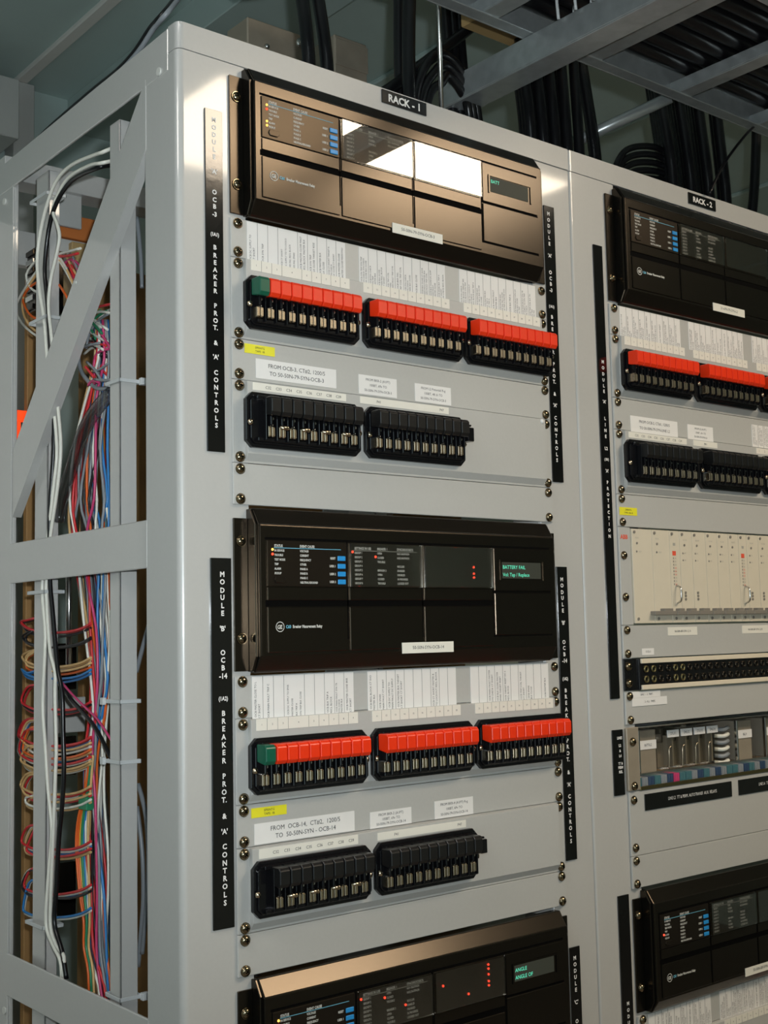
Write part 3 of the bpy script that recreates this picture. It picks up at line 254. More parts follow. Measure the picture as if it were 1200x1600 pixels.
LOOPS = [('red',[(-0.052,0.2393,1.473),(-0.052,0.2629,1.4676),(-0.052,0.2976,1.4643),(-0.052,0.341,1.4635),(-0.052,0.3865,1.4658),(-0.052,0.4221,1.4712),(-0.052,0.4402,1.4791),(-0.052,0.422,1.4804),(-0.052,0.3906,1.483),(-0.052,0.3637,1.4817)]),('red',[(-0.048,0.2476,1.4719),(-0.048,0.2713,1.4667),(-0.048,0.3063,1.4634),(-0.048,0.35,1.464),(-0.048,0.3957,1.4645),(-0.048,0.4315,1.4704),(-0.048,0.4527,1.4789),(-0.048,0.4343,1.4803),(-0.048,0.3998,1.4828),(-0.048,0.3728,1.4819)]),('black',[(-0.044,0.2559,1.468),(-0.044,0.2797,1.4633),(-0.044,0.3149,1.46),(-0.044,0.3588,1.4583),(-0.044,0.4048,1.4604),(-0.044,0.4409,1.4676),(-0.044,0.4541,1.4774),(-0.044,0.4358,1.4792),(-0.044,0.4091,1.4819),(-0.044,0.3818,1.4821)]),('black',[(-0.052,0.2393,1.4566),(-0.052,0.2628,1.4511),(-0.052,0.2975,1.4475),(-0.052,0.3409,1.4457),(-0.052,0.3863,1.448),(-0.052,0.4218,1.4533),(-0.052,0.4227,1.4609),(-0.052,0.4049,1.4656),(-0.052,0.3904,1.4685),(-0.052,0.3635,1.4675)]),('black',[(-0.048,0.2475,1.455),(-0.048,0.2712,1.4496),(-0.048,0.3061,1.4461),(-0.048,0.3498,1.4447),(-0.048,0.3955,1.4462),(-0.048,0.4312,1.4521),(-0.048,0.4443,1.4604),(-0.048,0.4262,1.4653),(-0.048,0.3996,1.4682),(-0.048,0.3726,1.4676)]),('tan',[(-0.052,0.2392,1.4335),(-0.052,0.2627,1.4277),(-0.052,0.2973,1.4237),(-0.052,0.3406,1.4222),(-0.052,0.3859,1.4234),(-0.052,0.4214,1.428),(-0.052,0.4222,1.4356),(-0.052,0.4044,1.4406),(-0.052,0.3901,1.4437),(-0.052,0.3633,1.4431)]),('tan',[(-0.048,0.2475,1.4313),(-0.048,0.2711,1.4257),(-0.048,0.306,1.4217),(-0.048,0.3495,1.4202),(-0.048,0.3951,1.4219),(-0.048,0.4308,1.4263),(-0.048,0.4463,1.4347),(-0.048,0.4281,1.4399),(-0.048,0.3993,1.4431),(-0.048,0.3723,1.443)]),('white',[(-0.044,0.2558,1.4299),(-0.044,0.2796,1.4245),(-0.044,0.3146,1.4205),(-0.044,0.3584,1.4182),(-0.044,0.4043,1.4205),(-0.044,0.4402,1.4252),(-0.044,0.4355,1.4342),(-0.044,0.4175,1.4395),(-0.044,0.4085,1.4427),(-0.044,0.3814,1.443)]),('tan',[(-0.052,0.2392,1.4273),(-0.052,0.2627,1.4224),(-0.052,0.2973,1.4184),(-0.052,0.3406,1.4164),(-0.052,0.3859,1.4195),(-0.052,0.4213,1.4234),(-0.052,0.4202,1.4334),(-0.052,0.4024,1.4389),(-0.052,0.3901,1.442),(-0.052,0.3633,1.4431)]),('orange',[(-0.048,0.2475,1.4222),(-0.048,0.2711,1.4181),(-0.048,0.3059,1.414),(-0.048,0.3495,1.4125),(-0.048,0.395,1.4152),(-0.048,0.4307,1.4197),(-0.048,0.4291,1.4314),(-0.048,0.4112,1.4374),(-0.048,0.3993,1.4406),(-0.048,0.3723,1.443)]),('blue',[(-0.052,0.2391,1.4195),(-0.052,0.2626,1.4132),(-0.052,0.2972,1.409),(-0.052,0.3405,1.4078),(-0.052,0.3857,1.4078),(-0.052,0.4211,1.4119),(-0.052,0.4377,1.4185),(-0.052,0.4195,1.4138),(-0.052,0.3897,1.4173),(-0.052,0.363,1.4164)]),('blue',[(-0.048,0.2474,1.4149),(-0.048,0.2711,1.4092),(-0.048,0.3059,1.4049),(-0.048,0.3494,1.4025),(-0.048,0.3949,1.4045),(-0.048,0.4305,1.4084),(-0.048,0.4429,1.4168),(-0.048,0.4247,1.4124),(-0.048,0.3989,1.4158),(-0.048,0.372,1.4162)]),('red',[(-0.052,0.239,1.3829),(-0.052,0.2625,1.3763),(-0.052,0.297,1.3715),(-0.052,0.3401,1.3708),(-0.052,0.3852,1.3686),(-0.052,0.4205,1.3722),(-0.052,0.4382,1.379),(-0.052,0.4204,1.3956),(-0.052,0.3895,1.3994),(-0.052,0.3628,1.3992)]),('black',[(-0.048,0.2473,1.3791),(-0.048,0.2709,1.3731),(-0.048,0.3056,1.3681),(-0.048,0.349,1.3673),(-0.048,0.3944,1.3652),(-0.048,0.4299,1.3693),(-0.048,0.4465,1.3774),(-0.048,0.4286,1.3944),(-0.048,0.3987,1.3982),(-0.048,0.3718,1.3989)]),('red',[(-0.044,0.2556,1.377),(-0.044,0.2793,1.3712),(-0.044,0.3142,1.3662),(-0.044,0.3579,1.3636),(-0.044,0.4036,1.3625),(-0.044,0.4393,1.3675),(-0.044,0.4466,1.3766),(-0.044,0.4287,1.3938),(-0.044,0.4079,1.3974),(-0.044,0.3809,1.3985)]),('red',[(-0.052,0.2389,1.3427),(-0.052,0.2623,1.3358),(-0.052,0.2967,1.3303),(-0.052,0.3397,1.3267),(-0.052,0.3847,1.3257),(-0.052,0.4198,1.3285),(-0.052,0.4412,1.335),(-0.052,0.4234,1.3536),(-0.052,0.3889,1.3581),(-0.052,0.3623,1.3587)]),('red',[(-0.048,0.2472,1.341),(-0.048,0.2707,1.3342),(-0.048,0.3053,1.3286),(-0.048,0.3486,1.3243),(-0.048,0.3938,1.324),(-0.048,0.4292,1.3269),(-0.048,0.4572,1.3336),(-0.048,0.4392,1.3524),(-0.048,0.3982,1.3572),(-0.048,0.3713,1.3581)]),('blue',[(-0.044,0.2555,1.3362),(-0.044,0.2791,1.3301),(-0.044,0.314,1.3244),(-0.044,0.3575,1.3214),(-0.044,0.403,1.3207),(-0.044,0.4386,1.3232),(-0.044,0.446,1.3323),(-0.044,0.4282,1.3515),(-0.044,0.4074,1.3555),(-0.044,0.3804,1.3575)]),('tan',[(-0.052,0.2389,1.3361),(-0.052,0.2623,1.3303),(-0.052,0.2966,1.3246),(-0.052,0.3396,1.3217),(-0.052,0.3846,1.3219),(-0.052,0.4198,1.3236),(-0.052,0.4372,1.3327),(-0.052,0.4195,1.3519),(-0.052,0.3889,1.3563),(-0.052,0.3623,1.3587)]),('white',[(-0.048,0.2472,1.331),(-0.048,0.2707,1.3258),(-0.048,0.3053,1.32),(-0.048,0.3485,1.3155),(-0.048,0.3937,1.3126),(-0.048,0.4291,1.3196),(-0.048,0.4428,1.3306),(-0.048,0.425,1.3502),(-0.048,0.3981,1.3545),(-0.048,0.3713,1.3581)]),('orange',[(-0.052,0.2389,1.3287),(-0.052,0.2622,1.3216),(-0.052,0.2966,1.3157),(-0.052,0.3395,1.3117),(-0.052,0.3845,1.3103),(-0.052,0.4196,1.3129),(-0.052,0.4323,1.3196),(-0.052,0.4147,1.3429),(-0.052,0.3888,1.3472),(-0.052,0.3622,1.3478)]),('tan',[(-0.048,0.2472,1.3249),(-0.048,0.2706,1.3182),(-0.048,0.3052,1.3123),(-0.048,0.3484,1.3099),(-0.048,0.3936,1.3076),(-0.048,0.429,1.3098),(-0.048,0.4393,1.3178),(-0.048,0.4216,1.3415),(-0.048,0.398,1.3457),(-0.048,0.3712,1.3471)]),('blue',[(-0.044,0.2554,1.323),(-0.044,0.2791,1.3164),(-0.044,0.3139,1.3105),(-0.044,0.3573,1.3057),(-0.044,0.4028,1.3048),(-0.044,0.4384,1.3081),(-0.044,0.461,1.3158),(-0.044,0.4431,1.3399),(-0.044,0.4072,1.3448),(-0.044,0.3803,1.3465)]),('red',[(-0.052,0.2389,1.32),(-0.052,0.2622,1.3142),(-0.052,0.2965,1.3083),(-0.052,0.3395,1.3045),(-0.052,0.3844,1.3043),(-0.052,0.4195,1.3066),(-0.052,0.4442,1.3157),(-0.052,0.4265,1.34),(-0.052,0.3888,1.3449),(-0.052,0.3622,1.3478)]),('white',[(-0.048,0.2471,1.3169),(-0.048,0.2706,1.3115),(-0.048,0.3052,1.3055),(-0.048,0.3484,1.3033),(-0.048,0.3935,1.3008),(-0.048,0.4289,1.304),(-0.048,0.4563,1.3138),(-0.048,0.4384,1.3385),(-0.048,0.398,1.3436),(-0.048,0.3712,1.3471)]),('black',[(-0.044,0.2554,1.3135),(-0.044,0.279,1.3084),(-0.044,0.3138,1.3023),(-0.044,0.3572,1.2992),(-0.044,0.4026,1.293),(-0.044,0.4383,1.3012),(-0.044,0.4497,1.313),(-0.044,0.4319,1.3378),(-0.044,0.4072,1.3422),(-0.044,0.3803,1.3465)]),('tan',[(-0.052,0.2388,1.3154),(-0.052,0.2622,1.3082),(-0.052,0.2965,1.3021),(-0.052,0.3394,1.2975),(-0.052,0.3843,1.2958),(-0.052,0.4194,1.2985),(-0.052,0.4394,1.3046),(-0.052,0.4216,1.3202),(-0.052,0.3885,1.3252),(-0.052,0.3619,1.3261)]),('tan',[(-0.048,0.2471,1.3114),(-0.048,0.2706,1.3046),(-0.048,0.3051,1.2984),(-0.048,0.3483,1.2949),(-0.048,0.3934,1.2922),(-0.048,0.4287,1.2952),(-0.048,0.4349,1.3034),(-0.048,0.4172,1.3193),(-0.048,0.3977,1.3235),(-0.048,0.371,1.3253)]),('white',[(-0.044,0.2554,1.3085),(-0.044,0.279,1.302),(-0.044,0.3138,1.2958),(-0.044,0.3572,1.2928),(-0.044,0.4026,1.2882),(-0.044,0.4381,1.2927),(-0.044,0.4464,1.3016),(-0.044,0.4286,1.3178),(-0.044,0.4069,1.3222),(-0.044,0.38,1.3245)]),('tan',[(-0.052,0.2388,1.2872),(-0.052,0.262,1.2795),(-0.052,0.2963,1.273),(-0.052,0.3391,1.2691),(-0.052,0.3839,1.2655),(-0.052,0.4189,1.2673),(-0.052,0.4391,1.2729),(-0.052,0.4213,1.287),(-0.052,0.3881,1.2925),(-0.052,0.3615,1.2937)]),('red',[(-0.048,0.247,1.2836),(-0.048,0.2704,1.2763),(-0.048,0.3049,1.2696),(-0.048,0.348,1.2651),(-0.048,0.393,1.2625),(-0.048,0.4283,1.2643),(-0.048,0.448,1.2708),(-0.048,0.4301,1.2853),(-0.048,0.3973,1.2908),(-0.048,0.3706,1.2927)]),('white',[(-0.044,0.2553,1.2788),(-0.044,0.2789,1.272),(-0.044,0.3135,1.2653),(-0.044,0.3569,1.2616),(-0.044,0.4022,1.2565),(-0.044,0.4376,1.2603),(-0.044,0.4398,1.2697),(-0.044,0.4221,1.2845),(-0.044,0.4065,1.2888),(-0.044,0.3796,1.2917)]),('tan',[(-0.052,0.2387,1.2788),(-0.052,0.262,1.2724),(-0.052,0.2962,1.2657),(-0.052,0.339,1.2599),(-0.052,0.3838,1.261),(-0.052,0.4188,1.2612),(-0.052,0.4339,1.2702),(-0.052,0.4162,1.285),(-0.052,0.388,1.2902),(-0.052,0.3615,1.2937)]),('red',[(-0.048,0.247,1.2754),(-0.048,0.2704,1.2694),(-0.048,0.3049,1.2626),(-0.048,0.3479,1.259),(-0.048,0.3929,1.2552),(-0.048,0.4282,1.2583),(-0.048,0.4348,1.2689),(-0.048,0.4171,1.284),(-0.048,0.3972,1.2886),(-0.048,0.3706,1.2927)]),('white',[(-0.052,0.2387,1.2719),(-0.052,0.2619,1.2642),(-0.052,0.2962,1.2574),(-0.052,0.3389,1.252),(-0.052,0.3837,1.2494),(-0.052,0.4186,1.2509),(-0.052,0.4218,1.2581),(-0.052,0.4041,1.2613),(-0.052,0.3877,1.2658),(-0.052,0.3612,1.2675)]),('tan',[(-0.048,0.247,1.2678),(-0.048,0.2704,1.2605),(-0.048,0.3048,1.2536),(-0.048,0.3478,1.2497),(-0.048,0.3928,1.2448),(-0.048,0.428,1.2474),(-0.048,0.4152,1.2571),(-0.048,0.3978,1.2606),(-0.048,0.3969,1.2638),(-0.048,0.3703,1.2664)]),('red',[(-0.052,0.2386,1.2252),(-0.052,0.2617,1.2168),(-0.052,0.2958,1.2091),(-0.052,0.3384,1.2042),(-0.052,0.383,1.1988),(-0.052,0.4178,1.1993),(-0.052,0.435,1.2043),(-0.052,0.4174,1.2219),(-0.052,0.3872,1.2282),(-0.052,0.3608,1.23)]),('white',[(-0.048,0.2469,1.2207),(-0.048,0.2702,1.2127),(-0.048,0.3045,1.2049),(-0.048,0.3473,1.2002),(-0.048,0.3921,1.1951),(-0.048,0.4272,1.1955),(-0.048,0.4315,1.203),(-0.048,0.414,1.221),(-0.048,0.3964,1.2259),(-0.048,0.3698,1.2286)]),('blue',[(-0.044,0.2551,1.2168),(-0.044,0.2786,1.2091),(-0.044,0.3131,1.2012),(-0.044,0.3562,1.1943),(-0.044,0.4013,1.191),(-0.044,0.4366,1.192),(-0.044,0.4413,1.2005),(-0.044,0.4237,1.2188),(-0.044,0.4056,1.2239),(-0.044,0.3789,1.2273)]),('red',[(-0.052,0.2385,1.217),(-0.052,0.2617,1.2098),(-0.052,0.2958,1.2021),(-0.052,0.3384,1.1955),(-0.052,0.3829,1.1905),(-0.052,0.4177,1.1933),(-0.052,0.4122,1.2038),(-0.052,0.395,1.222),(-0.052,0.3872,1.226),(-0.052,0.3608,1.23)]),('tan',[(-0.048,0.2468,1.2116),(-0.048,0.2701,1.2049),(-0.048,0.3044,1.1971),(-0.048,0.3472,1.1917),(-0.048,0.3921,1.1896),(-0.048,0.4271,1.1888),(-0.048,0.4326,1.1996),(-0.048,0.4151,1.2183),(-0.048,0.3964,1.2235),(-0.048,0.3698,1.2286)]),('red',[(-0.052,0.2384,1.1767),(-0.052,0.2615,1.1678),(-0.052,0.2955,1.1593),(-0.052,0.3379,1.1512),(-0.052,0.3823,1.1466),(-0.052,0.417,1.1465),(-0.052,0.4255,1.1524),(-0.052,0.4081,1.1704),(-0.052,0.3865,1.1763),(-0.052,0.3602,1.1791)]),('white',[(-0.048,0.2467,1.1726),(-0.048,0.2699,1.164),(-0.048,0.3041,1.1554),(-0.048,0.3468,1.1471),(-0.048,0.3915,1.1436),(-0.048,0.4264,1.1428),(-0.048,0.4417,1.1488),(-0.048,0.4241,1.1671),(-0.048,0.3957,1.174),(-0.048,0.3693,1.1774)]),('blue',[(-0.044,0.255,1.1684),(-0.044,0.2783,1.1602),(-0.044,0.3127,1.1515),(-0.044,0.3557,1.1441),(-0.044,0.4006,1.1385),(-0.044,0.4357,1.1392),(-0.044,0.4497,1.1462),(-0.044,0.432,1.1649),(-0.044,0.4049,1.1716),(-0.044,0.3783,1.1757)]),('black',[(-0.052,0.2384,1.1698),(-0.052,0.2615,1.1619),(-0.052,0.2954,1.1533),(-0.052,0.3379,1.1473),(-0.052,0.3822,1.1414),(-0.052,0.4169,1.1414),(-0.052,0.4317,1.149),(-0.052,0.4142,1.1677),(-0.052,0.3865,1.1744),(-0.052,0.3602,1.1791)]),('blue',[(-0.052,0.2383,1.1509),(-0.052,0.2614,1.1415),(-0.052,0.2953,1.1326),(-0.052,0.3377,1.1248),(-0.052,0.3819,1.1188),(-0.052,0.4166,1.1179),(-0.052,0.4281,1.1228),(-0.052,0.411,1.1548),(-0.052,0.3863,1.1613),(-0.052,0.36,1.1639)]),('white',[(-0.048,0.2466,1.1463),(-0.048,0.2698,1.1373),(-0.048,0.3039,1.1283),(-0.048,0.3465,1.1202),(-0.048,0.3911,1.1147),(-0.048,0.4259,1.1138),(-0.048,0.4337,1.1204),(-0.048,0.4165,1.1528),(-0.048,0.3955,1.1588),(-0.048,0.3691,1.1621)])]
UPPER = [('white',[(-0.045,0.3085,1.8967),(-0.045,0.3499,1.9365),(-0.045,0.385,1.9471),(-0.045,0.4171,1.9501),(-0.045,0.448,1.9395),(-0.045,0.4331,1.9177),(-0.045,0.4044,1.9042)]),('white',[(-0.045,0.2975,1.882),(-0.045,0.3403,1.9333),(-0.045,0.3849,1.9403),(-0.045,0.4189,1.9342),(-0.045,0.4708,1.9125),(-0.045,0.4813,1.8981),(-0.045,0.4596,1.8751),(-0.045,0.4157,1.8505),(-0.045,0.3837,1.8407)]),('tan',[(-0.045,0.2902,1.8747),(-0.045,0.3384,1.9303),(-0.045,0.3848,1.9369),(-0.045,0.4189,1.9299),(-0.045,0.456,1.9126),(-0.045,0.4577,1.8903),(-0.045,0.4365,1.8685),(-0.045,0.4118,1.8548),(-0.045,0.3838,1.8474)]),('orange',[(-0.045,0.3156,1.874),(-0.045,0.3534,1.9074),(-0.045,0.3886,1.9175),(-0.045,0.429,1.9202),(-0.045,0.458,1.9105),(-0.045,0.4451,1.8902),(-0.045,0.4201,1.8745),(-0.045,0.388,1.8667)]),('white',[(-0.045,0.2834,1.9326),(-0.045,0.3235,1.9381),(-0.045,0.3461,1.9406),(-0.045,0.3691,1.9347),(-0.045,0.4088,1.9377)]),('red',[(-0.045,0.2905,1.928),(-0.045,0.3235,1.9331),(-0.045,0.3461,1.9389),(-0.045,0.3654,1.948)]),('white',[(-0.045,0.2412,1.851),(-0.045,0.2619,1.8492),(-0.045,0.2549,1.8367),(-0.045,0.2243,1.8209)]),('green',[(-0.045,0.2144,1.8388),(-0.045,0.2412,1.8369),(-0.045,0.2549,1.8288),(-0.045,0.2412,1.8104)]),('pink',[(-0.045,0.2078,1.7923),(-0.045,0.2377,1.7927),(-0.045,0.2462,1.7803),(-0.045,0.2444,1.7568)]),('white',[(-0.045,0.2653,1.8468),(-0.045,0.2412,1.8322),(-0.045,0.2111,1.8159)]),('white',[(-0.045,0.2583,1.8233),(-0.045,0.2327,1.8103),(-0.045,0.2111,1.8013)]),('grey',[(-0.045,0.2669,1.8038),(-0.045,0.2583,1.8217),(-0.045,0.2327,1.832),(-0.045,0.2078,1.8343)]),('white',[(-0.036,0.2853,1.8258),(-0.036,0.2712,1.8176),(-0.036,0.2586,1.8159)]),('red',[(-0.0518,0.2225,1.8447),(-0.0518,0.196,1.8413),(-0.0518,0.1683,1.8374)]),('black',[(-0.0321,0.2931,1.7765),(-0.0321,0.2672,1.7609),(-0.0321,0.2449,1.7534)]),('white',[(-0.0482,0.2479,1.8416),(-0.0482,0.2217,1.8393),(-0.0482,0.1935,1.8308)]),('red',[(-0.0532,0.2522,1.778),(-0.0532,0.2455,1.7733),(-0.0532,0.2296,1.7616)]),('black',[(-0.0397,0.289,1.8282),(-0.0397,0.2628,1.8092),(-0.0397,0.2382,1.7943)]),('white',[(-0.0433,0.2687,1.8272),(-0.0433,0.2483,1.8303),(-0.0433,0.2239,1.8356)]),('black',[(-0.042,0.2563,1.8147),(-0.042,0.2381,1.8003),(-0.042,0.2174,1.7843)]),('red',[(-0.0413,0.2576,1.7781),(-0.0413,0.2372,1.7734),(-0.0413,0.2173,1.7627)]),('white',[(-0.0403,0.2431,1.8358),(-0.0403,0.2274,1.8409),(-0.0403,0.2067,1.8405)]),('grey',[(-0.051,0.2532,1.7844),(-0.051,0.2303,1.7699),(-0.051,0.2138,1.7542)]),('white',[(-0.0363,0.291,1.803),(-0.0363,0.2726,1.8065),(-0.0363,0.2551,1.8043)]),('black',[(-0.0352,0.3148,1.8093),(-0.0352,0.2891,1.8145),(-0.0352,0.261,1.8184)]),('grey',[(-0.0542,0.2256,1.7582),(-0.0542,0.1961,1.7517),(-0.0542,0.1703,1.7496)]),('grey',[(-0.0525,0.2743,1.8035),(-0.0525,0.2473,1.8029),(-0.0525,0.217,1.8)]),('pink',[(-0.0527,0.2459,1.7544),(-0.0527,0.2357,1.758),(-0.0527,0.2181,1.7534)]),('pink',[(-0.0513,0.2577,1.8552),(-0.0513,0.2489,1.8452),(-0.0513,0.2392,1.8355)]),('pink',[(-0.046,0.2316,1.8191),(-0.046,0.209,1.7987),(-0.046,0.1943,1.7839)]),('black',[(-0.0427,0.2479,1.7878),(-0.0427,0.2315,1.7901),(-0.0427,0.212,1.7924)]),('red',[(-0.0445,0.2599,1.8094),(-0.0445,0.2354,1.8037),(-0.0445,0.2156,1.7977)]),('red',[(-0.037,0.2702,1.7729),(-0.037,0.2517,1.774),(-0.037,0.2407,1.7804)]),('grey',[(-0.0508,0.2363,1.7692),(-0.0508,0.2143,1.7696),(-0.0508,0.1962,1.7727)]),('white',[(-0.0452,0.2832,1.8572),(-0.0452,0.2654,1.8468),(-0.0452,0.2471,1.845)]),('green',[(-0.0476,0.2574,1.8392),(-0.0476,0.2363,1.8245),(-0.0476,0.2203,1.8128)]),('green',[(-0.0312,0.2968,1.8468),(-0.0312,0.2799,1.8491),(-0.0312,0.2578,1.8513)]),('white',[(-0.0473,0.254,1.8071),(-0.0473,0.2353,1.8008),(-0.0473,0.2176,1.7928)]),('grey',[(-0.04,0.3235,1.9369),(-0.04,0.3116,1.9256),(-0.04,0.291,1.8905)]),('pink',[(-0.04,0.3477,1.9278),(-0.04,0.3038,1.8975),(-0.04,0.2754,1.8973)]),('red',[(-0.04,0.3404,1.9226),(-0.04,0.319,1.9204),(-0.04,0.2896,1.8744)]),('pink',[(-0.04,0.3474,1.9273),(-0.04,0.3165,1.9283),(-0.04,0.2722,1.8954)]),('pink',[(-0.04,0.3401,1.9267),(-0.04,0.3144,1.9256),(-0.04,0.276,1.8719)]),('red',[(-0.04,0.3302,1.9267),(-0.04,0.3083,1.9008),(-0.04,0.2947,1.8991)]),('tan',[(-0.04,0.341,1.9224),(-0.04,0.3151,1.9005),(-0.04,0.2759,1.8787)]),('tan',[(-0.04,0.3376,1.9404),(-0.04,0.312,1.9116),(-0.04,0.2721,1.8793)])]
CROSS = [[(-0.056,0.3152,1.4025),(-0.056,0.2814,1.3837),(-0.056,0.2439,1.3672),(-0.056,0.2144,1.351),(-0.056,0.1765,1.3192)],[(-0.057,0.313,1.4072),(-0.057,0.2759,1.3898),(-0.057,0.2385,1.3747),(-0.057,0.2092,1.3628),(-0.057,0.1745,1.3403)]]
SHEATH = [[(-0.052,0.1842,1.7367),(-0.052,0.2266,1.7224),(-0.052,0.2639,1.6973),(-0.052,0.2919,1.662),(-0.052,0.3168,1.6295),(-0.052,0.3276,1.599)],[(-0.02,0.2784,1.7574),(-0.02,0.2923,1.7198),(-0.02,0.3098,1.6583),(-0.02,0.3131,1.5872),(-0.02,0.2988,1.5079),(-0.02,0.2815,1.4458),(-0.02,0.2746,1.3889),(-0.02,0.2881,1.3392)],[(-0.022,0.2873,1.3092),(-0.022,0.2738,1.2431),(-0.022,0.2671,1.1776),(-0.022,0.2703,1.1188),(-0.022,0.2572,1.0562)]]
TOPCABLE = [[(-0.0473,0.3758,2.114),(-0.0503,0.3021,2.114),(-0.0525,0.2265,2.114),(-0.0529,0.1675,2.114),(-0.0561,0.122,2.114)]]
# ================================================================== the room
def struct(name, mb, m_, **k):
    o=mb.build(name,m_,**k); o['kind']='structure'; return o
struct('floor', MB().box(-2.8,4.6,-3.4,1.9,-0.1,0.0), 'floor')
struct('ceiling', MB().box(-2.8,4.6,-3.4,1.9,CEIL,CEIL+0.1), 'ceil')
struct('wall_back', MB().box(-2.8,4.6,1.5,1.6,0,CEIL), 'wallp')
struct('wall_front', MB().box(-2.8,4.6,-3.3,-3.2,0,CEIL), 'wallp')
struct('wall_left', MB().box(-2.8,-2.7,-3.2,1.5,0,CEIL), 'wallp')
struct('wall_right', MB().box(4.5,4.6,-3.2,1.5,0,CEIL), 'wallp')
n=0
for x in (-0.95,-0.30,0.35,1.0,1.65,2.3,2.95,3.6):
    n+=1
    struct('trim_%d'%n, MB().box(x,x+0.028,-3.2,1.5,CEIL-0.012,CEIL), 'beige' if x==0.35 else 'ceil', bevel=0.003)
# light fixtures
def fixture(label, x0,x1,y0,y1,tube):
    t=thing('ceiling_light', label, 'ceiling light', ((x0+x1)/2,(y0+y1)/2,CEIL))
    w=(x1-x0)/2; d=(y1-y0)/2
    f=MB(); f.box(-w-.03,w+.03,-d-.03,d+.03,-.012,0); f.box(-w-.03,w+.03,-d-.03,-d,-.030,-.012); f.box(-w-.03,w+.03,d,d+.03,-.030,-.012)
    f.box(-w-.03,-w,-d,d,-.030,-.012); f.box(w,w+.03,-d,d,-.030,-.012); f.build('frame','fixture',t)
    box_obj('diffuser',tube,t,-w,w,-d,d,-.028,-.0125)
    return t
fixture('warm white fluorescent ceiling light over the aisle before the racks', 0.68,1.80,-1.62,-1.13,'tube')
fixture('added warm white ceiling light brightening the open left rack side', -1.9,-0.9,-0.75,-0.45,'tube2')  # unseen fixture added to brighten the left side frame

# soffit duct over the rack
t=thing('overhead_duct','grey green sheet metal duct under the ceiling behind the first rack','duct',(0.58,0.9,CEIL))
MB().box(-.085,.085,-.42,.60,-.075,0).build('duct_body','wallp',t,bevel=.002)
